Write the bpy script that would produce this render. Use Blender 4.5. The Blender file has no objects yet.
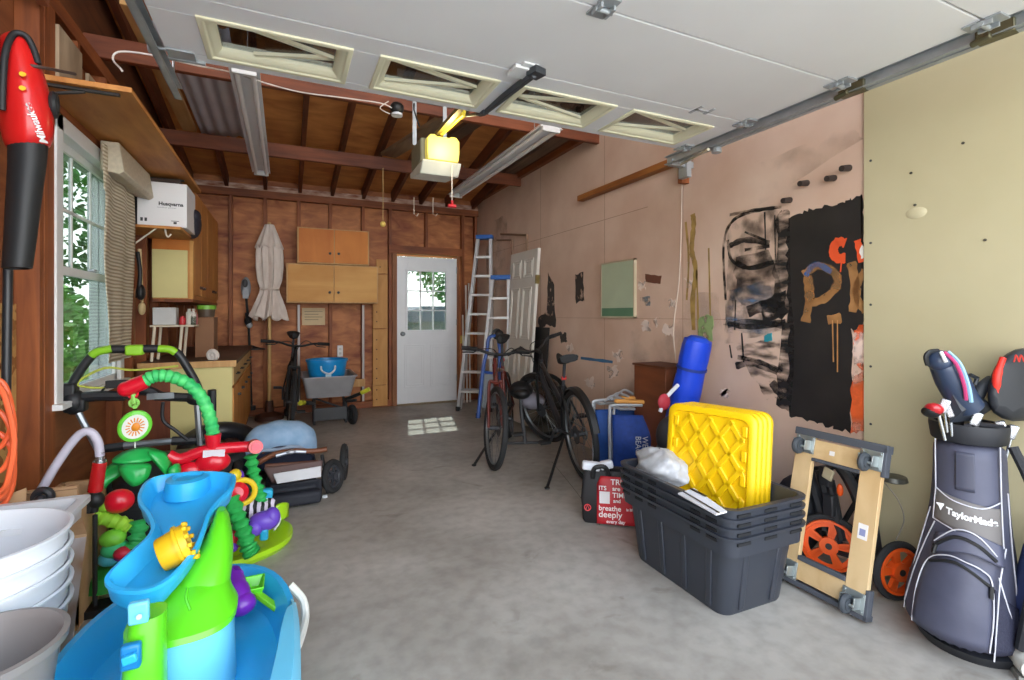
import bpy, math, random
from mathutils import Vector, Matrix, Euler
random.seed(7)
C = bpy.context.scene.collection
PI = math.pi
V = Vector

# ------------------------------------------------------------------ camera model (pixel -> point on a real plane)
FPX, YAW, CH, PX0, PY0 = 495.0, math.atan(227/495), 1.25, 512.0, 315.0
_s, _c = math.sin(YAW), math.cos(YAW)
def at(px, py, X=None, Y=None, Z=None):
    a, b = (px-PX0)/FPX, (PY0-py)/FPX
    d = (a*_c+_s, -a*_s+_c, b)
    t = X/d[0] if X is not None else (Y/d[1] if Y is not None else (Z-CH)/d[2])
    return V((d[0]*t, d[1]*t, CH+d[2]*t))

# ------------------------------------------------------------------ materials
def lin(h):
    h = h.lstrip('#'); r = []
    for i in (0, 2, 4):
        v = int(h[i:i+2], 16)/255
        r.append(v/12.92 if v <= .04045 else ((v+.055)/1.055)**2.4)
    return (*r, 1)
MC = {}
def mat(h, rough=.55, metal=0, var=.08, scale=6, bump=0, stretch=(1, 1, 1), coat=0, h2=None, sub=0, detail=4):
    key = (h, rough, metal, var, scale, bump, stretch, coat, h2, detail)
    if key in MC: return MC[key]
    m = bpy.data.materials.new('surface_'+h); m.use_nodes = True
    nt = m.node_tree; N = nt.nodes; L = nt.links
    b = N['Principled BSDF']; b.inputs['Roughness'].default_value = rough; b.inputs['Metallic'].default_value = metal
    if coat: b.inputs['Coat Weight'].default_value = coat
    c1 = lin(h)
    tc = N.new('ShaderNodeTexCoord'); mp = N.new('ShaderNodeMapping'); mp.inputs['Scale'].default_value = stretch
    nz = N.new('ShaderNodeTexNoise'); nz.inputs['Scale'].default_value = scale; nz.inputs['Detail'].default_value = detail
    L.new(tc.outputs['Object'], mp.inputs[0]); L.new(mp.outputs[0], nz.inputs['Vector'])
    rp = N.new('ShaderNodeValToRGB')
    rp.color_ramp.elements[0].position = .3; rp.color_ramp.elements[1].position = .7
    if h2: ca, cb = c1, lin(h2)
    else:
        ca = tuple(min(1, x*(1-var)) for x in c1[:3])+(1,); cb = tuple(min(1, x*(1+var)) for x in c1[:3])+(1,)
    rp.color_ramp.elements[0].color = ca; rp.color_ramp.elements[1].color = cb
    L.new(nz.outputs[0], rp.inputs[0]); L.new(rp.outputs[0], b.inputs['Base Color'])
    if bump:
        bp = N.new('ShaderNodeBump'); bp.inputs['Strength'].default_value = bump; bp.inputs['Distance'].default_value = .01
        L.new(nz.outputs[0], bp.inputs['Height']); L.new(bp.outputs[0], b.inputs['Normal'])
    MC[key] = m
    return m
def wood(h, h2, stretch=(8, 8, 1), rough=.6, scale=2.2, knots=0):
    key = ('w', h, h2, stretch, scale, knots)
    if key in MC: return MC[key]
    m = bpy.data.materials.new('wood_'+h.strip('#')); m.use_nodes = True
    nt = m.node_tree; N = nt.nodes; L = nt.links; b = N['Principled BSDF']; b.inputs['Roughness'].default_value = rough
    tc = N.new('ShaderNodeTexCoord'); mp = N.new('ShaderNodeMapping'); mp.inputs['Scale'].default_value = stretch
    nz = N.new('ShaderNodeTexNoise'); nz.inputs['Scale'].default_value = scale; nz.inputs['Detail'].default_value = 6; nz.inputs['Distortion'].default_value = .8
    n2 = N.new('ShaderNodeTexNoise'); n2.inputs['Scale'].default_value = 1.7; n2.inputs['Detail'].default_value = 3
    L.new(tc.outputs['Object'], mp.inputs[0]); L.new(mp.outputs[0], nz.inputs['Vector']); L.new(tc.outputs['Object'], n2.inputs['Vector'])
    mx = N.new('ShaderNodeMath'); mx.operation = 'ADD'
    hf = N.new('ShaderNodeMath'); hf.operation = 'MULTIPLY'; hf.inputs[1].default_value = .5
    L.new(nz.outputs[0], mx.inputs[0]); L.new(n2.outputs[0], mx.inputs[1]); L.new(mx.outputs[0], hf.inputs[0])
    rp = N.new('ShaderNodeValToRGB'); rp.color_ramp.elements[0].position = .36; rp.color_ramp.elements[1].position = .64
    rp.color_ramp.elements[0].color = lin(h); rp.color_ramp.elements[1].color = lin(h2)
    L.new(hf.outputs[0], rp.inputs[0]); L.new(rp.outputs[0], b.inputs['Base Color'])
    bp = N.new('ShaderNodeBump'); bp.inputs['Strength'].default_value = .25; bp.inputs['Distance'].default_value = .005
    L.new(nz.outputs[0], bp.inputs['Height']); L.new(bp.outputs[0], b.inputs['Normal'])
    MC[key] = m
    return m
def woven(h, h2):
    m = mat(h, .8, h2=h2, scale=61).copy(); N = m.node_tree.nodes; L = m.node_tree.links
    wv = N.new('ShaderNodeTexWave'); wv.bands_direction = 'Z'; wv.inputs['Scale'].default_value = 14; wv.inputs['Distortion'].default_value = .6; wv.inputs['Detail'].default_value = 2
    mp = [n for n in N if n.bl_idname == 'ShaderNodeMapping'][0]; rp = [n for n in N if n.bl_idname == 'ShaderNodeValToRGB'][0]
    L.new(mp.outputs[0], wv.inputs['Vector']); L.new(wv.outputs[0], rp.inputs[0])
    bp = N.new('ShaderNodeBump'); bp.inputs['Strength'].default_value = .5; bp.inputs['Distance'].default_value = .01
    L.new(wv.outputs[0], bp.inputs['Height']); L.new(bp.outputs[0], N['Principled BSDF'].inputs['Normal'])
    return m
def osb(h, h2):
    m = mat(h, .7, h2=h2, scale=9, detail=2)
    m = m.copy(); N = m.node_tree.nodes; L = m.node_tree.links
    vo = N.new('ShaderNodeTexVoronoi'); vo.inputs['Scale'].default_value = 26
    mp = [n for n in N if n.bl_idname == 'ShaderNodeMapping'][0]; rp = [n for n in N if n.bl_idname == 'ShaderNodeValToRGB'][0]
    L.new(mp.outputs[0], vo.inputs['Vector']); L.new(vo.outputs['Color'], rp.inputs[0])
    return m
def emis(h, s):
    m = bpy.data.materials.new('glow_'+h.strip('#')); m.use_nodes = True
    b = m.node_tree.nodes['Principled BSDF']; b.inputs['Base Color'].default_value = lin(h)
    b.inputs['Emission Color'].default_value = lin(h); b.inputs['Emission Strength'].default_value = s
    return m
def glassm(tint='ffffff', g=.12):
    m = bpy.data.materials.new('clear_pane'); m.use_nodes = True; nt = m.node_tree; N = nt.nodes; L = nt.links
    N.remove(N['Principled BSDF']); tr = N.new('ShaderNodeBsdfTransparent'); tr.inputs[0].default_value = lin(tint)
    gl = N.new('ShaderNodeBsdfGlossy'); gl.inputs['Roughness'].default_value = .03
    mx = N.new('ShaderNodeMixShader'); mx.inputs[0].default_value = g
    L.new(tr.outputs[0], mx.inputs[1]); L.new(gl.outputs[0], mx.inputs[2]); L.new(mx.outputs[0], N['Material Output'].inputs[0])
    return m
def smear(h, lo=.45, hi=.55, scale=8, stretch=(1, 1, 1), amax=1.0, rough=.6):
    """dried paint that breaks up into the wall along its brush or spray marks"""
    m = mat(h, rough, var=.12, scale=14).copy(); nt = m.node_tree; N = nt.nodes; L = nt.links
    tc = N.new('ShaderNodeTexCoord'); mp = N.new('ShaderNodeMapping'); mp.inputs['Scale'].default_value = stretch
    nz = N.new('ShaderNodeTexNoise'); nz.inputs['Scale'].default_value = scale; nz.inputs['Detail'].default_value = 6
    mr = N.new('ShaderNodeMapRange'); mr.inputs['From Min'].default_value = lo; mr.inputs['From Max'].default_value = hi
    mr.inputs['To Max'].default_value = amax
    L.new(tc.outputs['Object'], mp.inputs[0]); L.new(mp.outputs[0], nz.inputs['Vector']); L.new(nz.outputs[0], mr.inputs['Value'])
    L.new(mr.outputs[0], N['Principled BSDF'].inputs['Alpha'])
    return m

# ------------------------------------------------------------------ mesh builder
INV = {}
WHOLE = {'foliage', 'sun_motif', 'printed_line', 'printed_mark', 'print_block', 'piping', 'spokes', 'lattice', 'gear_teeth', 'stitched_emblem', 'board_seam', 'door_moulding', 'striped_animal', 'backing_board', 'blocking', 'zip', 'crack', 'door_panel', 'wheel_rim', 'wheel_hub', 'brush_lines', 'handle_mark', 'socket'}
def sm(pts, k=6, closed=False):
    P = [V(p) for p in pts]; n = len(P); out = []
    rng = range(n) if closed else range(n-1)
    for i in rng:
        if closed: p0, p1, p2, p3 = P[(i-1) % n], P[i], P[(i+1) % n], P[(i+2) % n]
        else: p0, p1, p2, p3 = P[max(i-1, 0)], P[i], P[i+1], P[min(i+2, n-1)]
        for j in range(k):
            t = j/k
            out.append(.5*((2*p1)+(-p0+p2)*t+(2*p0-5*p1+4*p2-p3)*t*t+(-p0+3*p1-3*p2+p3)*t**3))
    if not closed: out.append(P[-1])
    return out
class MB:
    def __init__(s): s.v = []; s.f = []
    def add(s, vs, fs):
        n = len(s.v); s.v += [V(v) for v in vs]; s.f += [tuple(i+n for i in f) for f in fs]; return s
    def box(s, x0, x1, y0, y1, z0, z1):
        return s.add([(x, y, z) for x in (x0, x1) for y in (y0, y1) for z in (z0, z1)],
                     [(0, 1, 3, 2), (4, 6, 7, 5), (0, 4, 5, 1), (2, 3, 7, 6), (0, 2, 6, 4), (1, 5, 7, 3)])
    def obox(s, c, size, rot=(0, 0, 0)):
        R = rot if isinstance(rot, Matrix) else Euler(rot).to_matrix()
        n = len(s.v); h = [k/2 for k in size]; s.box(-h[0], h[0], -h[1], h[1], -h[2], h[2])
        for i in range(n, len(s.v)): s.v[i] = R @ s.v[i] + V(c)
        return s
    def beam(s, p0, p1, w, h, up=(0, 0, 1)):
        p0, p1 = V(p0), V(p1); d = (p1-p0); l = d.length; d.normalize(); u = V(up); sx = d.cross(u)
        if sx.length < 1e-4: sx = d.cross(V((1, 0, 0)))
        sx.normalize(); u = sx.cross(d)
        return s.obox((p0+p1)/2, (w, l, h), Matrix((sx, d, u)).transposed())
    def loft(s, rings, cap=True, closed=False):
        n = len(rings[0]); vs = [p for r in rings for p in r]; fs = []
        m = len(rings)
        for i in range(m if closed else m-1):
            for j in range(n):
                a, b = i*n+j, i*n+(j+1) % n; i2 = (i+1) % m
                fs.append((a, b, i2*n+(j+1) % n, i2*n+j))
        if cap and not closed: fs += [tuple(range(n))[::-1], tuple((m-1)*n+j for j in range(n))]
        return s.add(vs, fs)
    def tube(s, pts, r, n=8, closed=False, cap=True):
        P = [V(p) for p in pts]; m = len(P); R = r if isinstance(r, (list, tuple)) else [r]*m
        rings = []; T0 = (P[1]-P[0]).normalized(); up = V((0, 0, 1)) if abs(T0.z) < .9 else V((1, 0, 0))
        nrm = (up-T0*up.dot(T0)).normalized()
        for i in range(m):
            if closed: T = P[(i+1) % m]-P[i-1]
            else: T = P[min(i+1, m-1)]-P[max(i-1, 0)]
            if T.length < 1e-9: T = T0
            T = T.normalized(); nrm = nrm-T*nrm.dot(T)
            if nrm.length < 1e-5: nrm = T.orthogonal()
            nrm.normalize(); bi = T.cross(nrm)
            rr = R[min(i*len(R)//m, len(R)-1)] if len(R) != m else R[i]
            rings.append([P[i]+nrm*(math.cos(2*PI*k/n)*rr)+bi*(math.sin(2*PI*k/n)*rr) for k in range(n)])
        return s.loft(rings, cap, closed)
    def cyl(s, p0, p1, r0, r1=None, n=16): return s.tube([p0, p1], [r0, r0 if r1 is None else r1], n)
    def lathe(s, prof, c=(0, 0, 0), n=24, ax=(0, 0, 1), sx=1, sy=1, cap=False):
        q = V((0, 0, 1)).rotation_difference(V(ax).normalized()); rings = []
        for r, z in prof:
            r = max(r, .0004); rings.append([q @ V((r*math.cos(2*PI*k/n)*sx, r*math.sin(2*PI*k/n)*sy, z))+V(c) for k in range(n)])
        return s.loft(rings, cap)
    def torus(s, c, R, r, ax=(0, 0, 1), n=32, m=8, rz=None):
        q = V((0, 0, 1)).rotation_difference(V(ax).normalized()); rings = []
        for i in range(n):
            a = 2*PI*i/n
            rings.append([q @ V(((R+r*math.cos(2*PI*k/m))*math.cos(a), (R+r*math.cos(2*PI*k/m))*math.sin(a), (rz or r)*math.sin(2*PI*k/m)))+V(c) for k in range(m)])
        return s.loft(rings, False, True)
    def sph(s, c, r, n=16, m=10, rot=None):
        r = (r, r, r) if not isinstance(r, (tuple, list)) else r
        Rm = Euler(rot).to_matrix() if rot else Matrix.Identity(3); rings = []
        for i in range(m+1):
            t = PI*i/m; t = min(max(t, .02), PI-.02)
            rings.append([Rm @ V((r[0]*math.sin(t)*math.cos(2*PI*k/n), r[1]*math.sin(t)*math.sin(2*PI*k/n), -r[2]*math.cos(t)))+V(c) for k in range(n)])
        return s.loft(rings)
    def prism(s, poly, ax, a, b):
        """poly of 2-D points; ax 'x': (y,z), 'y': (x,z), 'z': (x,y)"""
        def p(u, w, t): return {'x': (t, u, w), 'y': (u, t, w), 'z': (u, w, t)}[ax]
        return s.loft([[p(u, w, a) for u, w in poly], [p(u, w, b) for u, w in poly]])
    def grid(s, fn, nu, nv):
        vs = [fn(i/nu, j/nv) for i in range(nu+1) for j in range(nv+1)]
        return s.add(vs, [(i*(nv+1)+j, (i+1)*(nv+1)+j, (i+1)*(nv+1)+j+1, i*(nv+1)+j+1) for i in range(nu) for j in range(nv)])
    def xf(s, M, start=0):
        for i in range(start, len(s.v)): s.v[i] = M @ s.v[i]
        return s
    def pieces(s):
        """split into the separate solids that make it up (solids that touch stay together)"""
        n = len(s.v); up = list(range(n))
        def find(i):
            while up[i] != i: up[i] = up[up[i]]; i = up[i]
            return i
        for f in s.f:
            a = find(f[0])
            for j in f[1:]: up[find(j)] = a
        comp = {}
        for i in range(n): comp.setdefault(find(i), []).append(i)
        C_ = list(comp.values())
        if len(C_) < 2 or len(C_) > 150: return [s]
        bb = [([min(s.v[i][k] for i in c)-.003 for k in range(3)], [max(s.v[i][k] for i in c)+.003 for k in range(3)]) for c in C_]
        g = list(range(len(C_)))
        def fg(i):
            while g[i] != i: i = g[i]
            return i
        for i in range(len(C_)):
            for j in range(i):
                if all(bb[i][0][k] < bb[j][1][k] and bb[j][0][k] < bb[i][1][k] for k in range(3)): g[fg(i)] = fg(j)
        own = {}
        for ci, c in enumerate(C_):
            for i in c: own[i] = fg(ci)
        out = {}
        for f in s.f: out.setdefault(own[f[0]], []).append(f)
        if len(out) < 2: return [s]
        res = []
        for fs in out.values():
            m = MB(); ids = {}
            for f in fs:
                for i in f:
                    if i not in ids: ids[i] = len(m.v); m.v.append(s.v[i])
                m.f.append(tuple(ids[i] for i in f))
            res.append(m)
        return res
    def build(s, name, m, parent=None, smooth=True, **k):
        if parent and name not in WHOLE and not k.get('kind'):
            P = s.pieces()
            if len(P) > 1: return [q._build(name, m, parent, smooth, **k) for q in P][0]
        return s._build(name, m, parent, smooth, **k)
    def _build(s, name, m, parent=None, smooth=True, bev=0, solid=0, sub=0, label=None, seg=2, kind=None, ang=38):
        me = bpy.data.meshes.new(name); Mi = INV.get(parent.name) if parent else None
        vs = [Mi @ v for v in s.v] if Mi else s.v
        me.from_pydata([tuple(v) for v in vs], [], s.f); me.materials.append(m)
        import bmesh
        bm = bmesh.new(); bm.from_mesh(me); bmesh.ops.recalc_face_normals(bm, faces=bm.faces); bm.to_mesh(me); bm.free()
        if smooth:
            me.polygons.foreach_set('use_smooth', [True]*len(me.polygons))
            me.set_sharp_from_angle(angle=math.radians(ang))
        o = bpy.data.objects.new(name, me); C.objects.link(o)
        if solid:
            q = o.modifiers.new('thick', 'SOLIDIFY'); q.thickness = solid; q.offset = 0
        if bev:
            q = o.modifiers.new('soft', 'BEVEL'); q.width = bev; q.segments = seg; q.limit_method = 'ANGLE'; q.angle_limit = .6
        if sub:
            q = o.modifiers.new('round', 'SUBSURF'); q.levels = sub; q.render_levels = sub
        if parent: o.parent = parent; INV[o.name] = Mi or Matrix.Identity(4)
        if label: o['label'] = label
        if kind: o['kind'] = kind
        return o
def tag(o, label=None, cat=None, group=None, kind=None):
    if label: o['label'] = label
    if cat: o['category'] = cat
    if group: o['group'] = group
    if kind: o['kind'] = kind
    return o
def thing(name, label, cat, loc=(0, 0, 0), rz=0, group=None, local=False):
    o = bpy.data.objects.new(name, None); C.objects.link(o); o.empty_display_size = .1
    o.location = loc; o.rotation_euler = (0, 0, rz); tag(o, label, cat, group)
    M = Matrix.Translation(V(loc)) @ Matrix.Rotation(rz, 4, 'Z')
    INV[o.name] = Matrix.Identity(4) if local else M.inverted()
    return o
def copy_tree(o, parent=None):
    c = o.copy(); C.objects.link(c)
    if parent: c.parent = parent
    for ch in list(o.children): copy_tree(ch, c)
    return c
def struct(mb, name, m, label, parent=None, **k):
    o = mb.build(name, m, parent, **k)
    if not parent: tag(o, label, name.split('_')[0], kind='structure')
    return o
def lettering(s, size, m, parent, org, xd, yd, ext=.0008, name='lettering', bold=0, align='LEFT', shear=0, label=None, sx=1):
    cu = bpy.data.curves.new('t', 'FONT'); cu.body = s; cu.size = size; cu.extrude = ext; cu.offset = bold; cu.align_x = align; cu.shear = shear; cu.space_line = .85
    ob = bpy.data.objects.new('t', cu); C.objects.link(ob)
    dg = bpy.context.evaluated_depsgraph_get(); me = bpy.data.meshes.new_from_object(ob.evaluated_get(dg))
    bpy.data.objects.remove(ob)
    xd = V(xd).normalized(); yd = V(yd).normalized(); zd = xd.cross(yd)
    M = Matrix((xd*sx, yd, zd)).transposed().to_4x4(); M = Matrix.Translation(V(org)) @ M
    if parent: M = INV[parent.name] @ M
    me.transform(M); me.materials.clear(); me.materials.append(m); me.name = name
    o = bpy.data.objects.new(name, me); C.objects.link(o)
    if parent: o.parent = parent; INV[o.name] = INV[parent.name]
    if label: o['label'] = label
    return o

# ------------------------------------------------------------------ palette
BLK = mat('18191b', .5); RUB = mat('232426', .8, bump=.1, scale=40); DGR = mat('3a3c40', .5)
GAL = mat('aab0b3', .4, .45, var=.15, scale=9); CHR = mat('c8cccf', .2, .95); STL = mat('80868a', .35, .8)
WHT = mat('e6e7e6', .5, var=.03); CRM = mat('ece8c8', .5, var=.03); DOORW = mat('ebebeb', .5, var=.025, scale=2)
SILV = mat('b9bec2', .4, .3)
STUD = wood('6a3418', 'a05a2c', (9, 9, 1)); STUDX = wood('6a3418', 'a05a2c', (1, 9, 9)); STUDY = wood('6a3418', 'a05a2c', (9, 1, 9))
PLY = wood('7c3a1a', 'cf8850', (1.6, 3, 4), scale=2.6); DECK = wood('ac6430', 'e09c58', (1, 3, 3), scale=2.4)
DARKW = wood('4a2413', '7a4022', (9, 1, 9)); PINE = wood('b98a52', 'd4a970', (9, 9, 1)); PINEY = wood('b98a52', 'd4a970', (9, 1, 9))
OSBM = osb('8a5a2a', 'c39a5c')
PALEY = mat('d8cd8c', .55, var=.05, scale=3); MAPLE = wood('c88c40', 'dca75c', (1, 4, 4), scale=1.5); ORNG = wood('c06a1c', 'd98834', (4, 4, 1), scale=1.5)
CABW = wood('b87434', 'd6964e', (12, 12, 1))
SKY, SUN, BULB, EXPO = 4.9, 6.0, 2.5, 0.68
# ================================================================== SETTING
XL, XR, YB = -1.10, 2.60, 6.94      # sheathing faces: left, right, back
YF = -0.35
# floor
def floor_mat():
    m = bpy.data.materials.new('worn_concrete'); m.use_nodes = True; nt = m.node_tree; N = nt.nodes; L = nt.links; b = N['Principled BSDF']
    tc = N.new('ShaderNodeTexCoord')
    def nz(sc, det, dist=0):
        n = N.new('ShaderNodeTexNoise'); n.inputs['Scale'].default_value = sc; n.inputs['Detail'].default_value = det; n.inputs['Distortion'].default_value = dist
        L.new(tc.outputs['Object'], n.inputs['Vector']); return n
    a = nz(1.1, 6, .6); r1 = N.new('ShaderNodeValToRGB'); e = r1.color_ramp.elements
    e[0].position = .3; e[1].position = .68; e[0].color = lin('928c83'); e[1].color = lin('bdb8b0')
    L.new(a.outputs[0], r1.inputs[0])
    c = nz(14, 5); r2 = N.new('ShaderNodeValToRGB'); e = r2.color_ramp.elements; e[0].position = .3; e[1].position = .6; e[0].color = (.72, .71, .7, 1); e[1].color = (1, 1, 1, 1)
    L.new(c.outputs[0], r2.inputs[0])
    d = nz(3.2, 8, 1.5); r3 = N.new('ShaderNodeValToRGB'); e = r3.color_ramp.elements; e[0].position = .63; e[1].position = .72; e[0].color = (1, 1, 1, 1); e[1].color = (.66, .63, .6, 1)
    L.new(d.outputs[0], r3.inputs[0])
    x1 = N.new('ShaderNodeMix'); x1.data_type = 'RGBA'; x1.blend_type = 'MULTIPLY'; x1.inputs[0].default_value = .7
    x2 = N.new('ShaderNodeMix'); x2.data_type = 'RGBA'; x2.blend_type = 'MULTIPLY'; x2.inputs[0].default_value = .8
    L.new(r1.outputs[0], x1.inputs[6]); L.new(r2.outputs[0], x1.inputs[7]); L.new(x1.outputs[2], x2.inputs[6]); L.new(r3.outputs[0], x2.inputs[7])
    L.new(x2.outputs[2], b.inputs['Base Color']); b.inputs['Roughness'].default_value = .5
    bp = N.new('ShaderNodeBump'); bp.inputs['Strength'].default_value = .15; bp.inputs['Distance'].default_value = .01
    L.new(c.outputs[0], bp.inputs['Height']); L.new(bp.outputs[0], b.inputs['Normal'])
    return m
FL = floor_mat()
fl = struct(MB().box(XL-.1, XR+.1, YF, YB+.1, -.15, 0), 'floor', FL, 'worn grey concrete slab floor with stains')
q = MB()
for pts in ([(552, 462), (575, 490), (600, 525)],):
    P = [at(x, y, Z=.0006) for x, y in pts]
    q.tube([V((p.x, p.y, .0)) for p in sm(P, 5)], .0015, 4)
q.build('crack', mat('55504a', .9), fl)

# outside ground
tag(MB().box(-14, 16, -14, YF, -.16, -.02).build('driveway', mat('b8b4ac', .8, scale=3)), 'pale concrete driveway in front of the garage', 'driveway', kind='structure')
tag(MB().box(-14, XL-.1, YF, 24, -.3, -.1).add(*MB().box(XR+.1, 16, YF, 24, -.3, -.1).__dict__.values()).add(*MB().box(XL-.1, XR+.1, YB+.1, 24, -.3, -.1).__dict__.values()).build('lawn', mat('4f7a35', .9, scale=30, bump=.4, var=.3)), 'green lawn around the garage', 'lawn', kind='structure')

# left wall with a window hole
WY0, WY1, WZ0, WZ1 = 3.16, 4.12, .82, 2.16
mb = MB()
mb.box(XL-.06, XL, YF, WY0, 0, 2.9); mb.box(XL-.06, XL, WY1, YB, 0, 2.9)
mb.box(XL-.06, XL, WY0, WY1, 0, WZ0); mb.box(XL-.06, XL, WY0, WY1, WZ1, 2.9)
LW = wood('6e3a1e', 'a0623a', (1, 1, 7), scale=2)
wl = struct(mb, 'wall_left', LW, 'left wall of bare brown board sheathing and studs')
mb = MB()
for y in (-.3, .15, .6, 1.05, 1.5, 1.9, 2.3, 2.93, 4.17, 4.42, 4.82, 5.25, 5.65, 6.05, 6.45, 6.85):
    mb.box(XL, -1.01, y, y+.045, .04, 2.72)
for y in (3.38, 3.83): mb.box(XL, -1.01, y, y+.04, WZ1+.15, 2.72)
mb.box(XL, -1.01, WY0-.18, WY0-.06, .04, 2.72)
mb.build('stud', STUD, wl, bev=.003)
mb = MB(); mb.box(XL, -1.01, YF, YB, 2.72, 2.80); mb.box(XL, -1.01, YF, YB, 0, .04); mb.box(XL, -1.015, WY0-.05, WY1+.05, WZ1+.02, WZ1+.15)
mb.build('wall_plate', STUDY, wl, bev=.003)
MB().box(XL, XL+.012, 2.1, 2.925, .04, 1.30).build('sheathing_patch', OSBM, wl)
q = MB(); q.box(-1.012, -.996, 3.10, 3.40, 2.33, 2.66); q.box(-1.012, -.996, 3.50, 3.76, 2.34, 2.60)
q.build('board_patch', mat('8e7a62', .8, scale=7, h2='b8a488', stretch=(1, 1, .3)), wl)
# boards behind the counter
q = MB()
for i in range(9):
    y = 4.55+i*.13; q.box(XL, XL+.02, y, y+.115, .9, 1.42+.02*(i % 3))
q.build('backing_board', wood('8a5a34', 'b58858', (1, 6, 1)), wl, bev=.002)

# back wall with door hole
DX0, DX1, DZ1 = 1.40, 2.26, 2.08
mb = MB(); yb = YB
mb.box(XL, DX0, yb, yb+.06, 0, 2.98); mb.box(DX1, XR, yb, yb+.06, 0, 2.98); mb.box(DX0, DX1, yb, yb+.06, DZ1, 2.98)
wb = struct(mb, 'wall_back', PLY, 'back wall of reddish plywood between studs')
mb = MB()
for x in (-1.02, -.62, -.245, .14, .52, .93, 1.29, 2.34, 2.54): mb.box(x, x+.042, 6.86, yb, .09, 2.72)
mb.box(1.80, 1.84, 6.86, yb, DZ1+.12, 2.72)
mb.build('stud', STUD, wb, bev=.003)
mb = MB(); mb.box(XL, XR, 6.855, yb, 2.70, 2.79); mb.box(XL, DX0, 6.86, yb, 0, .09); mb.box(DX1+.03, XR, 6.86, yb, 0, .09)
mb.box(1.29, 2.34, 6.85, yb, DZ1+.02, DZ1+.13)
mb.build('wall_plate', STUDX, wb, bev=.003)
MB().box(XL, XR, 6.88, 6.93, 2.79, 2.86).build('blocking', mat('8a4e30', .8, scale=7, h2='dcc0ac', stretch=(1, 1, 3)), wb)
mb = MB(); mb.box(1.335, DX0, 6.84, 6.90, 0, DZ1+.02); mb.box(DX1, 2.30, 6.84, 6.90, 0, DZ1+.02)
mb.build('door_jamb', wood('7a4526', 'a06a40', (9, 9, 1)), wb, bev=.003)

# back door
dr = thing('door_1', 'white back door with nine-pane window', 'door', (1.83, 6.84, 0)); dr['kind'] = 'structure'
DW = mat('e8ebee', .35, var=.02); a, b_ = DX0+.001, DX1-.001
gx0, gx1, gz0, gz1 = 1.545, 2.095, 1.04, 1.86
mb = MB(); y0, y1 = 6.845, 6.885
mb.box(a, gx0, y0, y1, .02, 2.06); mb.box(gx1, b_, y0, y1, .02, 2.06); mb.box(gx0, gx1, y0, y1, .02, gz0); mb.box(gx0, gx1, y0, y1, gz1, 2.06)
mb.build('door_leaf', DW, dr, bev=.002)
mb = MB()
for (x0, x1) in ((1.50, 1.79), (1.87, 2.16)):
    for k, (e, d) in enumerate(((0, .008), (.03, .005))):
        z0, z1 = .24+e, .84-e; xa, xb = x0+e, x1-e
        mb.box(xa, xb, y0-d, y0, z0, z0+.018); mb.box(xa, xb, y0-d, y0, z1-.018, z1); mb.box(xa, xa+.018, y0-d, y0, z0, z1); mb.box(xb-.018, xb, y0-d, y0, z0, z1)
mb.build('door_moulding', DW, dr, bev=.003)
mb = MB(); e = .025
mb.box(gx0-e, gx1+e, y0-.012, y1+.01, gz0-e, gz0); mb.box(gx0-e, gx1+e, y0-.012, y1+.01, gz1, gz1+e); mb.box(gx0-e, gx0, y0-.012, y1+.01, gz0, gz1); mb.box(gx1, gx1+e, y0-.012, y1+.01, gz0, gz1)
for k in (1, 2):
    x = gx0+(gx1-gx0)*k/3; mb.box(x-.008, x+.008, y0-.002, y1, gz0, gz1)
    z = gz0+(gz1-gz0)*k/3; mb.box(gx0, gx1, y0-.002, y1, z-.008, z+.008)
wf = mb.build('door_window_frame', DW, dr, bev=.002)
MB().box(gx0, gx1, 6.862, 6.866, gz0, gz1).build('pane', glassm('c4cac8'), wf, smooth=False)
MB().lathe([(0, .065), (.02, .064), (.03, .052), (.028, .036), (.014, .026), (.012, .008), (.03, .006), (.032, 0)], (1.475, y0, .99), 20, (0, -1, 0)).build('door_knob', STL, dr)
q = MB()
for z in (.3, 1.1, 1.85): q.cyl((DX1-.006, y0-.006, z), (DX1-.006, y0-.006, z+.09), .007)
q.build('hinge', GAL, dr)
MB().box(DX0, DX1, 6.80, 6.90, 0, .022).build('threshold', mat('8a7a60', .6), dr, bev=.004)

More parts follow.
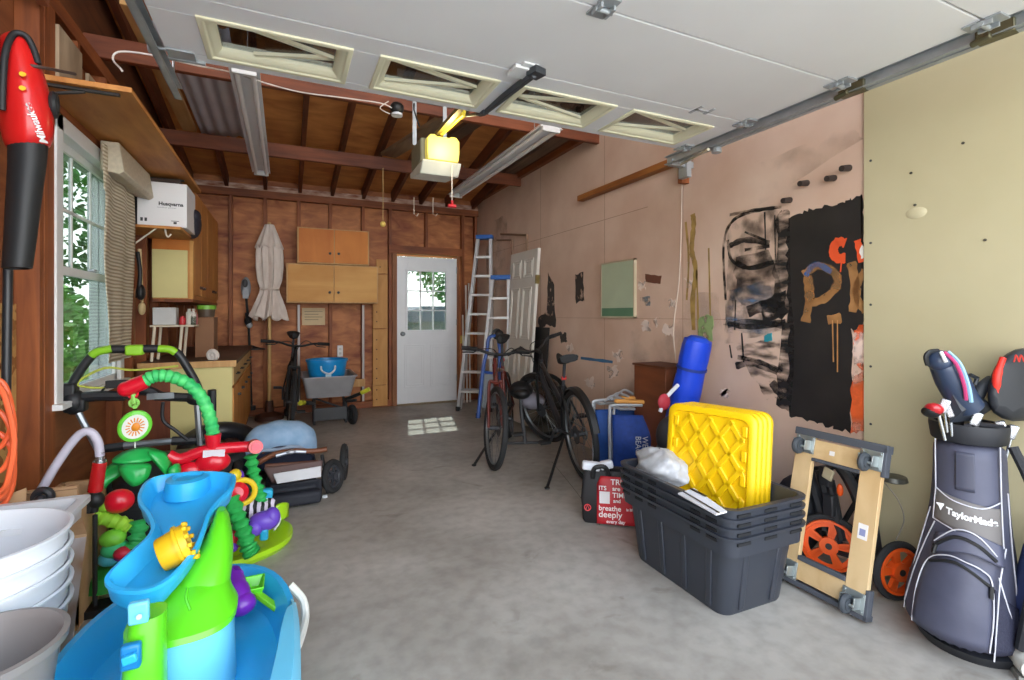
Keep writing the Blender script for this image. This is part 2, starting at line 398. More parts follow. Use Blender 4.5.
# left window
w = thing('window_1', 'white double-hung window in the left wall', 'window', (-1.02, 3.64, .82)); w['kind'] = 'structure'
q = MB(); cx = -1.0
q.box(XL-.02, cx, WY0-.075, WY0+.005, WZ0-.02, WZ1+.08); q.box(XL-.02, cx, WY1-.005, WY1+.07, WZ0-.02, WZ1+.08)
q.box(XL-.07, XL-.02, WY0-.002, WY0+.012, WZ0, WZ1); q.box(XL-.07, XL-.02, WY1-.012, WY1+.002, WZ0, WZ1); q.box(XL-.07, XL-.02, WY0, WY1, WZ1-.01, WZ1); q.box(XL-.07, XL-.02, WY0, WY1, WZ0, WZ0+.01)
q.box(XL-.02, cx, WY0-.075, WY1+.07, WZ1, WZ1+.08); q.box(XL-.02, cx+.03, WY0-.10, WY1+.09, WZ0-.03, WZ0)
q.build('window_frame', WHT, w, bev=.004)
def sash(z0, z1, x, nm, cols, rows):
    q = MB(); e = .045; ya, yb2 = WY0+.005, WY1-.005
    q.box(x-.018, x+.018, ya, ya+e, z0, z1); q.box(x-.018, x+.018, yb2-e, yb2, z0, z1); q.box(x-.018, x+.018, ya, yb2, z0, z0+e); q.box(x-.018, x+.018, ya, yb2, z1-e, z1)
    for k in range(1, cols):
        y = ya+e+(yb2-ya-2*e)*k/cols; q.box(x-.008, x+.008, y-.009, y+.009, z0+e, z1-e)
    for k in range(1, rows):
        z = z0+e+(z1-z0-2*e)*k/rows; q.box(x-.008, x+.008, ya+e, yb2-e, z-.009, z+.009)
    o = q.build(nm, WHT, w, bev=.002)
    MB().box(x-.002, x+.002, ya+e, yb2-e, z0+e, z1-e).build('pane', glassm('b4bab8'), o, smooth=False)
sash(1.46, WZ1, -1.075, 'upper_sash', 3, 2); sash(WZ0, 1.50, -1.04, 'lower_sash', 1, 1)
MB().box(-1.03, -1.0, 3.60, 3.66, 1.50, 1.515).build('sash_lock', SILV, w, bev=.003)

# right wall: pink board, then the pale yellow board nearest the opening
PINK = mat('cdac96', .6, h2='ddc2ae', scale=2.3, bump=.05); YEL = mat('b6ac88', .6, h2='c4ba98', scale=1.6)
wr = struct(MB().box(XR, XR+.08, YF, YB+.06, 0, 2.92), 'wall_right', PINK, 'right wall of pink painted board with paint marks')
SY = 1.493
MB().box(XR-.012, XR, YF, SY, 0, 2.92).build('wall_board', YEL, wr, bev=.002, label='pale yellow board section')
q = MB()
for y, z in ((1.46, 2.0), (1.46, 1.6), (1.46, 1.3), (1.46, 1.0), (1.46, .72)): q.cyl((XR-.014, y, z), (XR-.011, y, z), .006, n=8)
q.build('nail_head', DGR, wr)
q = MB(); z_ = at(600, 213, X=XR).z
q.box(XR-.0008, XR, 4.9, 4.906, .1, 2.9); q.box(XR-.0008, XR, 3.1, YB, 2.10, 2.105); q.box(XR-.0008, XR, 2.72, 2.725, .1, 2.6); q.box(XR-.0008, XR, 3.68, 3.685, .1, 2.9); q.box(XR-.0008, XR, 1.5, 6.9, 1.22, 1.223)
q.build('board_seam', mat('a98873', .7), wr)
q = MB(); q.box(XR-.05, XR, SY+.0, YB, 2.90, 2.96)
q.build('wall_plate', STUDY, wr)

# paint marks on the pink board
def stain(pts, m, name='paint_mark', d=.0022, jit=.012, n=5, close=True, label=None):
    P = [at(x, y, X=XR) for x, y in pts]; Q = []
    for i in range(len(P)):
        p, r = P[i], P[(i+1) % len(P)]
        for k in range(n):
            t = k/n; v = p.lerp(r, t); Q.append((v.y+random.uniform(-jit, jit), v.z+random.uniform(-jit, jit)))
    return MB().prism(Q, 'x', XR-d, XR+.001).build(name, m, wr, smooth=False, label=label)
def stroke(runs, m, name='paint_mark', d=.003, label=None):
    q = MB()
    for pts, wd in runs:
        P = sm([at(x, y, X=XR) for x, y in pts], 6); n = len(P); L_ = []; R_ = []
        for i, p in enumerate(P):
            T = (P[min(i+1, n-1)]-P[max(i-1, 0)]); T = V((0, T.y, T.z)).normalized(); nn = V((0, -T.z, T.y))
            wv = (wd if not isinstance(wd, (tuple, list)) else wd[0]+(wd[1]-wd[0])*i/(n-1))*random.uniform(.8, 1.2)/2
            L_.append(V((XR-d, p.y, p.z))+nn*wv); R_.append(V((XR-d, p.y, p.z))-nn*wv)
        q.add(L_+R_, [(i, i+1, n+i+1, n+i) for i in range(n-1)])
    return q.build(name, m, wr, smooth=False, label=label)
BP = mat('1b1a1a', .5, h2='2a2624', scale=5); BS = smear('1d1b1b', .36, .62, 7, (1, 1, 3)); BS2 = smear('201d1c', .46, .80, 6, (1, 2, 1.5), .8)
stain([(788, 217), (815, 208), (845, 202), (864, 194), (865, 260), (865, 330), (851, 330), (850, 432), (820, 424), (788, 415), (789, 330), (787, 260)], BP, jit=.011, n=10, label='large black painted rectangle')
stain([(777, 214), (790, 212), (792, 415), (778, 405), (782, 330), (774, 270)], BS, d=.0032, jit=.02)
stain([(728, 225), (745, 213), (778, 207), (780, 330), (724, 345), (727, 280)], BS2, d=.0018, jit=.008)
stain([(735, 255), (770, 248), (785, 300), (760, 312), (735, 300)], smear('241f1d', .38, .66, 5, (1, 1, 2), .92), d=.002, jit=.02)
stain([(728, 290), (768, 283), (775, 330), (728, 335)], smear('5c7896', .42, .75, 6, (1, 1, 3), .75), d=.0026, jit=.02, label='blue paint smear')
stain([(735, 345), (780, 340), (783, 395), (768, 398), (742, 360)], smear('26211f', .48, .72, 7, (1, 1, 3), .9), d=.0019, jit=.015)
stain([(760, 300), (786, 290), (786, 318), (765, 322)], smear('161514', .35, .5, 10), d=.0029, jit=.012)
stroke([([(726, 300), (724, 245), (734, 220), (760, 210), (782, 207)], .02), ([(728, 240), (732, 260), (750, 268), (770, 262)], .022), ([(724, 322), (750, 327), (786, 322)], .035), ([(738, 357), (760, 362), (782, 372)], .03),
        ([(736, 300), (735, 330)], .012), ([(765, 212), (766, 250)], .01), ([(775, 215), (776, 262)], .01), ([(730, 345), (732, 358)], .012), ([(745, 250), (770, 246)], .02), ([(742, 333), (744, 362)], .012), ([(745, 232), (765, 240)], .014)], smear('191716', .30, .58, 12), label='loose black brush lines')
stain([(855, 330), (865, 322), (865, 432), (851, 433), (852, 378), (864, 372), (855, 360)], smear('e8622a', .3, .6, 6), d=.0036, jit=.008, label='orange paint strip')
stain([(853, 335), (864, 330), (864, 378), (854, 378)], smear('e6cdbf', .46, .56, 7), d=.004, jit=.006)
stroke([([(730, 246), (745, 240), (770, 243)], .035), ([(736, 262), (750, 268), (775, 262)], .03), ([(728, 325), (750, 322), (786, 326)], .035), ([(736, 366), (755, 363), (778, 372)], .045), ([(748, 312), (765, 306), (785, 308)], .07), ([(730, 215), (750, 211), (775, 208)], .02), ([(772, 382), (784, 398)], .05)], smear('151414', .25, .62, 7, (1, 1, 2)), 'brush_lines', .0034)
TAN = smear('b98550', .1, .75, 6, (1, 1, 1), .95)
stroke([([(806, 322), (810, 296), (808, 276)], .05), ([(804, 275), (818, 266), (834, 272), (838, 284), (826, 298), (812, 303)], .045),
        ([(852, 262), (856, 290), (853, 312)], .045), ([(866, 270), (856, 292), (866, 312)], .035), ([(828, 320), (842, 318)], .05)], TAN, 'graffiti_letter', .0045, label='tan sprayed letters P K on black')
stroke([([(833, 320), (834, 362)], .006), ([(838, 320), (838, 372)], .006)], mat('b98550'), 'paint_drip', .0046)
stroke([([(806, 276), (816, 264), (832, 272)], .03)], smear('3c6da8', .2, .75, 7, (1, 1, 1), .8), 'paint_mark', .005, label='blue spray over the letter')
stroke([([(846, 243), (838, 242), (834, 250), (837, 258), (846, 258)], (.045, .05)), ([(842, 262), (841, 272)], .008), ([(858, 240), (863, 262)], .035)], mat('e2552a', .5), 'paint_mark', .0048, label='bright orange blob')
stain([(861, 246), (866, 246), (866, 258), (861, 258)], mat('e8e2da'), d=.0052, jit=.006)
OCH = smear('a98a4a', .2, .55, 6)
stroke([([(693, 214), (694, 225), (692, 250), (696, 270), (693, 300), (694, 330)], .042), ([(686, 222), (689, 260), (687, 300)], .02), ([(709, 248), (711, 330)], .014), ([(697, 270), (699, 336)], .016)], OCH, 'paint_drip', label='ochre paint drips')
stain([(698, 318), (714, 314), (712, 340), (700, 342)], smear('8aa06a', .35, .5, 12), d=.0034, jit=.012)
stain([(765, 335), (772, 333), (772, 341), (765, 342)], mat('2c8a96'), d=.0046, jit=.003)
stroke([([(581, 358), (613, 362)], .028)], mat('3a6f96', .5), 'painter_tape', .003, label='strip of blue tape')
DKS = smear('3a3432', .33, .45, 14)
stain([(575, 275), (583, 272), (584, 300), (576, 303)], DKS, jit=.008); stain([(548, 272), (554, 285), (556, 328), (546, 325), (540, 330), (538, 318), (547, 312)], DKS, jit=.012)
stain([(560, 335), (566, 332), (567, 342), (561, 343)], DKS, jit=.01); stain([(645, 274), (662, 276), (660, 284), (646, 282)], mat('6e4534', .7), jit=.004); stain([(640, 298), (650, 296), (650, 305), (641, 307)], smear('7c8488', .35, .5, 10), jit=.008)
for (x, y, r) in ((646, 326, 5), (658, 322, 4), (668, 330, 6), (613, 372, 6), (618, 356, 5), (590, 383, 5), (672, 304, 4), (642, 285, 4), (570, 348, 4), (650, 373, 4), (690, 283, 5), (725, 392, 5)):
    stain([(x-r, y-r*.7), (x+r*.6, y-r), (x+r, y+r*.8), (x-r*.5, y+r)], smear('e4d2c6', .38, .5, 12), 'plaster_patch', .0016, jit=.02)
stain([(730, 175), (850, 125), (862, 140), (745, 215)], smear('8f7564', .5, .75, 2.5, (1, 1, 1), .45), d=.0012, jit=.01)
stain([(640, 300), (720, 290), (725, 400), (600, 410)], smear('a99890', .5, .75, 3, (1, 1, 1), .45), d=.0011, jit=.02)
stain([(485, 225), (507, 215), (508, 290), (488, 300)], smear('a07f70', .45, .7, 3, (1, 1, 1), .5), d=.0012, jit=.02)
q = MB()
for x, y in ((963, 143), (911, 173), (915, 205), (985, 240)): q.cyl(at(x, y, X=XR-.011), at(x, y, X=XR-.015), .006, n=8)
q.build('screw_hole', mat('3a3428', .8), wr); q = MB()
q.sph(at(917, 213, X=XR-.006), (.012, .05, .03)); q.build('filler_blob', mat('c9bf9c'), wr)
# short pegs sticking out of the board
for i, (x, y) in enumerate(((807, 183), (834, 178), (849, 168), (790, 200))):
    p = at(x, y, X=XR-.002); l = .035 if i == 3 else .05
    MB().cyl(p+V((0, 0, 0)), p+V((-.06, .0, -.01)), .017, .015, 12).build('peg', mat('2e2420', .6), wr)

# roof: sloping deck, rafters, ties
def zr(y): return 2.80+(6.94-y)*.156
mb = MB(); ya, yc = YF-.3, YB+.35
mb.add([(XL-.2, ya, zr(ya)+.14), (XR+.25, ya, zr(ya)+.14), (XR+.25, yc, zr(yc)+.14), (XL-.2, yc, zr(yc)+.14),
        (XL-.2, ya, zr(ya)+.2), (XR+.25, ya, zr(ya)+.2), (XR+.25, yc, zr(yc)+.2), (XL-.2, yc, zr(yc)+.2)],
       [(0, 1, 2, 3), (4, 5, 6, 7), (0, 1, 5, 4), (2, 3, 7, 6), (1, 2, 6, 5), (0, 3, 7, 4)])
ce = struct(mb, 'ceiling', DECK, 'open ceiling of orange-brown roof boards on rafters')
mb = MB()
for x in (-1.03, -.66, -.24, .155, .545, .94, 1.33, 1.72, 2.1, 2.5):
    mb.beam((x+.02, YF-.2, zr(YF-.2)+.07), (x+.02, YB-.02, zr(YB-.02)+.07), .042, .14)
mb.build('rafter', DARKW, ce, bev=.002)
for x in (XL-.05, XR+.03):       # side infill above the wall plates
    q = MB(); q.prism([(YF, 2.9), (YB, 2.9), (YB, zr(YB)+.15), (YF, zr(YF)+.15)], 'x', x, x+.05); q.build('gable_board', wood('54301c', '7c4a2c', (1, 1, 7)), ce)
for i, y in enumerate((3.78, 5.42)):
    o = MB().box(XL, XR, y-.02, y+.025, 2.81, 2.945).build('tie_beam', wood('5c2c18', '8a4a2a', (1, 9, 9)), ce, bev=.004)
# ================================================================== OVERHEAD
GX0, GX1, GZ = -.43, 2.31, 2.30
gd = thing('garage_door', 'white sectional garage door rolled up overhead', 'garage door', (.94, 1.4, GZ))
ys = [2.41, 1.925, 1.415, .905, .395]
wins = [(-.275, .235), (.362, .868), (.995, 1.505), (1.627, 2.16)]
WY = (2.045, 2.34)
mb = MB(); z0, z1 = GZ, GZ+.045
mb.box(GX0, GX1, ys[1]+.003, WY[0], z0, z1); mb.box(GX0, GX1, WY[1], ys[0], z0, z1)
xs = [GX0]+[v for w_ in wins for v in w_]+[GX1]
for i in range(0, len(xs), 2): mb.box(xs[i], xs[i+1], WY[0], WY[1], z0, z1)
mb.build('door_panel', DOORW, gd, bev=.003, label='panel with four windows')
for i in range(1, 4): MB().box(GX0, GX1, ys[i+1]+.003, ys[i]-.003, z0, z1).build('door_panel', DOORW, gd, bev=.004)
GP = glassm('b8bcc0', .10)
for k, (x0, x1) in enumerate(wins):
    q = MB(); e = .035; y0, y1 = WY
    def rc_(i, z): return [V((x0-i, y0-i, z)), V((x1+i, y0-i, z)), V((x1+i, y1+i, z)), V((x0-i, y1+i, z))]
    q.loft([rc_(.012, GZ), rc_(.012, GZ-.007), rc_(.004, GZ-.009), rc_(-.008, GZ-.009), rc_(-.012, GZ-.002), rc_(-.024, GZ), rc_(-.040, GZ+.014), rc_(-.044, GZ+.020), rc_(-.046, GZ+.05), rc_(0, GZ+.05)], False, True)
    f = q.build('window_frame', CRM, gd, bev=.003)
    MB().box(x0+.02, x1-.02, y0+.02, y1-.02, GZ+.030, GZ+.034).build('pane', GP, f, smooth=False)
    q = MB(); zc = GZ+.024; ym = (y0+y1)/2; r = x1-.05 if k % 2 == 1 else x0+.05; l = x0+.05 if k % 2 == 1 else x1-.05
    if k == 0: r, l = x1-.05, x0+.16
    for yy in (y0+.048, y1-.048): q.beam((r, ym, zc), (l, yy, zc), .016, .014)
    q.build('muntin', CRM, f)
# hinges, brackets, stickers
def hinge(x, y, lab=None):
    q = MB(); z = GZ-.004
    q.box(x-.035, x+.035, y-.055, y-.012, z-.004, z+.004); q.box(x-.035, x+.035, y+.012, y+.055, z-.004, z+.004)
    q.cyl((x-.035, y, z-.012), (x+.035, y, z-.012), .009); q.box(x-.03, x-.02, y-.03, y+.03, z-.02, z); q.box(x+.02, x+.03, y-.03, y+.03, z-.02, z)
    q.build('hinge', GAL, gd, bev=.001)
hinge(.985, 1.40); hinge(GX1-.03, 1.415); hinge(GX1-.03, 1.925); hinge(GX1-.03, .905); hinge(GX1-.04, 2.37)
q = MB(); z = GZ-.006
q.box(GX0+.005, GX0+.10, 2.32, 2.40, z-.004, z+.004); q.box(GX0+.0, GX0+.13, 2.395, 2.412, z-.006, z+.03)
q.cyl((GX0-.05, 2.37, GZ+.01), (GX0+.06, 2.37, GZ+.01), .008); q.cyl((GX0-.06, 2.37, GZ+.01), (GX0-.035, 2.37, GZ+.01), .024)
q.build('roller_bracket', GAL, gd, bev=.001)
q = MB(); q.box(.87, .99, 1.86, 1.95, GZ-.02, GZ-.004); q.box(.895, .965, 1.83, 1.97, GZ-.012, GZ-.003); q.build('arm_bracket', WHT, gd, bev=.002)
q = MB(); q.box(1.90, 1.915, 1.86, 1.95, GZ-.004, GZ); q.box(1.98, 1.995, 1.86, 1.93, GZ-.004, GZ); q.box(1.90, 1.99, 1.895, 1.91, GZ-.004, GZ); q.build('handle_mark', mat('b4b6ba', .5), gd)
q = MB()
for i in range(5):
    for s_ in (-1, 1): q.cyl((GX0+.03+i*.0, 0, 0), (GX0+.03, 0, .001), .001) if 0 else None
# tracks
def track(x, ya, yb2, s_, lab):
    t = thing('door_track', lab, 'door track', (x, (ya+yb2)/2, GZ), group=None)
    q = MB(); w_ = .055; z = GZ+.01
    sec = [(-w_/2, -.012), (-w_/2, .012), (-w_/2+.006, .012)]
    for (a0, a1, c0, c1) in ((-.028, -.024, -.014, .014), (.024, .028, -.014, .014), (-.028, .028, .0, .003)):
        q.box(x+c0*1.0-.0, x+c1*1.0, ya, yb2, z+a0, z+a1) if a1-a0 < .01 else q.box(x+s_*.014-.002, x+s_*.014+.002, ya, yb2, z-.028, z+.028)
    q.build('rail', GAL, t)
    if s_ < 0: return t
    q = MB(); q.beam((x+s_*.03, ya, z-.03), (x+s_*.03, yb2-.1, z-.03), .03, .004); q.beam((x+s_*.045, ya, z-.015), (x+s_*.045, yb2-.1, z-.015), .004, .03)
    q.build('angle_iron', GAL, t)
    return t
tR = track(2.385, .0, 2.66, 1, 'galvanised overhead door track along the pink wall'); tL = track(-.462, .0, 2.82, -1, 'galvanised overhead door track on the left side')
q = MB()
for y in (1.43, .92): q.obox((2.40, y, GZ+.0), (.05, .11, .05), (0, 0, .1)); q.cyl((2.36, y, GZ-.02), (2.36, y+.06, GZ-.03), .012)
q.build('roller', mat('6e6a52', .4, .7), tR, bev=.004)
MB().cyl((2.42, 2.25, GZ-.05), (2.42, 2.25, GZ-.02), .03).build('pulley_wheel', GAL, tR, bev=.003)
q = MB(); q.box(2.385, 2.58, 2.60, 2.64, GZ-.03, GZ+.01); q.box(2.50, 2.54, 2.58, 2.66, GZ-.10, GZ+.05); q.build('track_hanger', GAL, tR)
q = MB(); q.beam((-.47, 2.74, GZ-.01), (-.47, 2.74, 2.86), .035, .004); q.build('track_hanger', GAL, tL)
tag(MB().cyl((2.30, 2.20, GZ-.06), (2.47, 2.62, GZ-.02), .008).build('lift_cable', mat('cfc8b0', .4, .3)), 'pale lift rod near the end of the right track', 'cable')
# wooden rail on the pink wall
p1, p2 = at(584, 198, X=2.55), at(664, 163, X=2.55)
t = MB(); t.box(2.53, 2.60, 2.62, 4.03, 2.335, 2.385)
tag(t.build('wall_rail', wood('7a451c', 'a86a30', (9, 1, 9)), bev=.003), 'narrow brown wooden rail fixed high on the pink wall', 'rail')
tag(MB().box(2.53, 2.60, 2.66, 2.70, 2.18, 2.34).build('rail_block', STUD, bev=.003), 'small dark wooden block under the right door track', 'wood block')
P = sm([(2.59, 2.72, 2.28), (2.585, 2.722, 1.9), (2.59, 2.75, 1.5), (2.585, 2.8, 1.15), (2.59, 2.78, .9)], 8)
tag(MB().tube(P, .004, 6).build('wall_string', mat('d8c8b8', .6)), 'thin pale string hanging down the pink wall', 'string')
# opener
op = thing('garage_door_opener', 'ceiling garage door opener with glowing yellow lens', 'garage door opener', (1.03, 3.65, 2.3))
MB().prism([(3.56, 2.37), (3.86, 2.37), (3.86, 2.55), (3.56, 2.55)], 'x', .90, 1.19).build('housing', mat('8c8a70', .5), op, bev=.012)
MB().prism([(3.50, 2.375), (3.58, 2.29), (3.90, 2.33), (3.90, 2.37)], 'x', .90, 1.195).build('bottom_cover', mat('dcdccc', .4), op, bev=.008)
MB().prism([(.935, 2.375), (1.165, 2.375), (1.175, 2.44), (1.175, 2.53), (1.15, 2.56), (1.11, 2.56), (1.10, 2.55), (1.0, 2.55), (.99, 2.56), (.955, 2.56), (.93, 2.53), (.93, 2.44)], 'y', 3.49, 3.56).build('lamp_lens', emis('e8d662', .30), op, bev=.01)
q = MB(); q.beam((.90, 3.75, 2.55), (.90, 3.75, 2.95), .03, .004, (0, 1, 0)); q.beam((1.14, 3.75, 2.55), (1.14, 3.75, 2.95), .03, .004, (0, 1, 0)); q.beam((.84, 3.75, 2.90), (1.2, 3.75, 2.90), .03, .03)
q.build('hanging_strap', GAL, op)
q = MB(); q.beam((1.02, 3.58, 2.585), (1.02, .3, 2.52), .035, .03); q.build('opener_rail', mat('8a7a3c', .4, .5), op)
q = MB(); q.cyl((1.04, 3.5, 2.58), (1.10, 3.25, 2.62), .02); q.cyl((1.10, 3.25, 2.62), (1.11, 3.20, 2.625), .024); q.build('chain_guard', mat('d8c23c', .4), op)
q = MB(); q.beam((.955, 1.88, 2.27), (.935, 2.40, 2.30), .02, .03); q.cyl((.957, 1.86, 2.26), (.953, 1.90, 2.28), .012); q.beam((.935, 2.36, 2.29), (.93, 2.45, 2.31), .03, .02)
q.obox((.965, 1.86, 2.275), (.06, .06, .03), (0, 0, .3)); q.build('door_arm', mat('4a4e54', .4, .5), op, bev=.002)
q = MB(); q.tube([(.935, 2.44, 2.31), (.97, 2.75, 2.42), (1.03, 2.9, 2.54)], .009); q.build('arm_link', mat('5a5a50', .4, .6), op)
q = MB(); q.tube([(.875, 3.5, 2.6), (.84, 3.52, 2.72), (.86, 3.6, 2.8)], .006); q.build('power_lead', BLK, op)
a = at(452, 165, Y=3.5); b2 = at(452, 206, Y=3.5)
rc = thing('release_cord', 'white emergency cord with small red handle under the opener', 'cord', b2)
MB().cyl(a, b2, .0035, n=6).build('cord', mat('e0d8cc'), rc); MB().cyl(b2+V((-.03, 0, .0)), b2+V((.03, 0, 0)), .013).cyl(b2, b2+V((0, 0, .04)), .01).build('handle', mat('c8202c', .4), rc)
a = at(383, 168, Y=4.6); b2 = at(383, 224, Y=4.6)
rc = thing('pull_string', 'thin pull string ending in a yellow ball', 'string', b2)
MB().cyl(a, b2, .0025, n=6).build('cord', mat('d8b878'), rc); MB().sph(b2, .026).build('ball', mat('e0c060', .5), rc)
for i, px in enumerate((414, 433)):
    a = at(px, 200, Y=5.3); b2 = at(px, 214, Y=5.3)
    MB()
    o = MB().tube([a+V((0, 0, .03)), a, b2, b2+V((.03, 0, -.02)), b2+V((.05, 0, .01))], .004, 6).build('ceiling_hook', mat('d8ccb8', .4, .4))
    tag(o, ['small pale hook left of the red-handled cord', 'small pale hook nearest the red-handled cord'][i], 'hook')
# fluorescent fixtures
FIX = mat('ececee', .45, var=.02); TUB = mat('f4f4f5', .35, var=.01)
def fixture(x, ya, yb2, z, wd, lab, tilt=0):
    t = thing('fluorescent_light', lab, 'ceiling light', (x, (ya+yb2)/2, z))
    q = MB(); h = wd/2
    q.prism([(x-h, z+.005), (x-h*.5, z+.03), (x-h*.3, z+.075), (x+h*.3, z+.075), (x+h*.5, z+.03), (x+h, z+.005), (x+h, z+.0), (x+h*.35, z+.02), (x-h*.35, z+.02), (x-h, z)], 'y', ya, yb2)
    q.build('reflector', FIX, t, smooth=False)
    for s_ in (-1, 1):
        MB().cyl((x+s_*h*.55, ya+.03, z-.01), (x+s_*h*.55, yb2-.03, z-.01), .016, n=14).build('tube', TUB, t)
    for y in (ya, yb2-.03):
        q = MB(); q.box(x-h*.8, x+h*.8, y, y+.03, z-.03, z+.02); q.build('end_cap', WHT, t, bev=.004)
    q = MB()
    for y in (ya+.3, yb2-.3): q.cyl((x, y, z+.07), (x, y, zr(y)+.02), .004, n=6)
    q.build('hanger', GAL, t)
fixture(-.225, 3.40, 5.82, 2.74, .17, 'long twin-tube fluorescent light on the left, hanging over the tie beams')
fixture(1.93, 3.45, 5.90, 2.74, .20, 'long twin-tube fluorescent light on the right beside the opener')
# sheets and boards stored on the ties
def gp(u, v):
    x = -.72+u*.40; y = 3.55+v*1.95
    return V((x, y, 2.985+.012*math.sin(u*26)+.05*(1-v)*u+.02*math.sin(v*4+u*3)))
tag(MB().grid(gp, 40, 10).build('corrugated_sheet', mat('c6c4ca', .4, var=.05), solid=.002), 'white corrugated plastic sheet lying across the tie beams', 'plastic sheet')
tag(MB().beam((-.78, 3.4, 2.99), (-.80, 5.40, 2.965), .11, .03).build('stored_plank', PINEY, bev=.003), 'pale pine plank lying overhead beside the white sheet', 'plank')
tag(MB().beam((1.42, 3.75, 2.99), (1.02, 5.46, 2.99), .17, .035).build('stored_plank', wood('7a6048', 'a08464', (9, 1, 9)), bev=.003), 'weathered grey-brown plank lying overhead behind the opener', 'plank')
tag(MB().beam((1.70, 3.6, 3.03), (1.36, 5.44, 2.98), .14, .035).build('stored_plank', wood('4a3424', '6a4c36', (9, 1, 9)), bev=.003), 'dark brown plank overhead between opener and right light', 'plank')
for i, (x, wd, z) in enumerate(((2.24, .17, 2.97), (2.45, .15, 2.975))):
    tag(MB().beam((x, 3.72, z), (x, 5.50, z), wd, .03).build('stored_plank', wood('5a4638', '846a56', (9, 1, 9)), bev=.003), ['dull brown board overhead next to the right light', 'dull brown board overhead nearest the pink wall'][i], 'plank')
# security lamp and cable near the first tie beam
P = sm([at(x, y, Y=3.72) for x, y in ((102, 80),)]+[at(x, y, Y=2.6) for x, y in ((122, 74), (113, 60), (118, 52), (140, 53), (165, 58), (200, 66))]+[at(x, y, Y=3.5) for x, y in ((230, 72), (262, 82), (300, 92), (345, 98), (380, 103), (392, 108))], 5)
tag(MB().tube(P[6:], .004, 6).build('electric_cable', mat('d8cfc6', .5)), 'white electric cable looping along the edge of the raised door', 'cable')
c_ = at(397, 111, Y=3.6)
sl = thing('socket_lamp', 'small black ceiling lamp socket with white disc beside the opener', 'lamp', c_)
MB().sph(c_+V((0, 0, .02)), (.05, .05, .045)).build('socket', BLK, sl); MB().cyl(c_+V((0, 0, -.035)), c_+V((0, 0, -.02)), .04).build('disc', mat('c8ccd4', .4), sl)
MB().tube(sm([c_+V((-.06, 0, .06)), c_+V((-.12, 0, 0)), c_+V((-.05, .0, -.03))], 5), .004, 6).build('wire', mat('d8cfc6'), sl)
tag(MB().beam((-.985, 2.9, 2.66), (-.985, 1.2, 3.02), .04, .05).build('brace_board', wood('6a3820', '94583a', (9, 1, 9)), bev=.003), 'sloping brown brace board high on the left wall', 'brace')
# ================================================================== LEFT WALL AND BACK OF THE GARAGE
# leaf blower hanging on the left wall
BR = mat('d3201f', .3, coat=.3, var=.03); BB = mat('202224', .55, bump=.05)
Yb = 2.28
def B(x, y, dy=0): return at(x, y, Y=Yb+dy)
lb = thing('leaf_blower', 'red and black cordless leaf blower hanging nozzle-down on the left wall', 'leaf blower', B(25, 150))
def ovals(rows, dep, n=20):
    R_ = []
    for (y, xa, xb, dd) in rows:
        a, b2 = B(xa, y), B(xb, y); c_ = (a+b2)/2; r = (b2-a).length/2; ux = (b2-a).normalized()
        R_.append([c_+ux*(r*math.cos(2*PI*k/n))+V((-.25, .97, 0))*(dd*math.sin(2*PI*k/n)) for k in range(n)])
    return R_
MB().loft(ovals([(34, 2, 24, .04), (42, -3, 31, .06), (60, -6, 39, .075), (80, -7, 47, .085), (100, -6, 52, .095), (125, -2, 56, .095), (141, 2, 54, .085), (151, 6, 49, .07)], 0)).build('motor_housing', BR, lb, sub=1)
MB().loft(ovals([(142, 7, 49, .065), (165, 7, 47, .066), (200, 5, 42, .063), (240, 3, 37, .058), (268, 1, 33, .055), (269, 4, 30, .045), (262, 5, 30, .045)], 0)).build('nozzle', BB, lb)
q = MB(); q.tube(sm([B(2, 110, -.09), B(3, 80, -.10), B(6, 50, -.09), B(14, 34, -.06), B(26, 36, -.05), B(34, 50, -.04), B(38, 64, -.04)], 6), .010, 10); q.build('handle', BB, lb)
q = MB(); q.loft(ovals([(44, -6, 17, .06), (62, -8, 17, .07), (100, -8, 14, .06)], 0)); q.xf(Matrix.Translation(V((-.02, -.07, 0)))); q.build('battery', mat('2a2d2e', .5), lb, bev=.01)
q = MB()
for y in (74, 88): q.cyl(B(22, y, -.085), B(22, y, -.10), .008, n=8); q.cyl(B(24, y, -.085), B(24, y, -.10), .006, n=6)
q.build('screw', mat('d8a020', .4, .6), lb)
MB().torus(B(54, 105, 0), .035, .012, (1, .2, 0), 20, 8).build('intake_guard', BB, lb)
p = B(45, 138, -.105); up_ = (B(33, 111, -.125)-p).normalized(); wd_ = V((-.9, .1, -.35)); wd_ = (wd_-up_*wd_.dot(up_)).normalized()*-1
tl = lettering('Milwaukee', .029, mat('f2f2f2', .4), lb, p+V((.012, -.035, 0)), up_, V((0, -1, 0)).cross(up_)*1, sx=1.0, bold=.0008)
from mathutils.bvhtree import BVHTree
hs = [c for c in lb.children if c.name.startswith('motor_housing')][0]
bv = BVHTree.FromPolygons([v.co.copy() for v in hs.data.vertices], [tuple(f.vertices) for f in hs.data.polygons]); dn = V((-.25, .97, 0)).normalized()
for v_ in tl.data.vertices:
    h_ = bv.ray_cast(v_.co-dn*.2, dn)
    if h_[0] is not None: v_.co = h_[0]-dn*(.006)
MB().tube(sm([B(27, 65, -.06), B(45, 68, -.04), B(75, 74, .1)], 5), .006, 6).build('hanging_pin', mat('4a3a34', .5), lb)
# pole below the blower
tag(MB().cyl(at(8, 268, Y=2.45), at(6, 400, Y=2.45), .014).build('wall_pole', mat('232428', .4)), 'thin black pole standing on the left wall below the blower', 'pole')
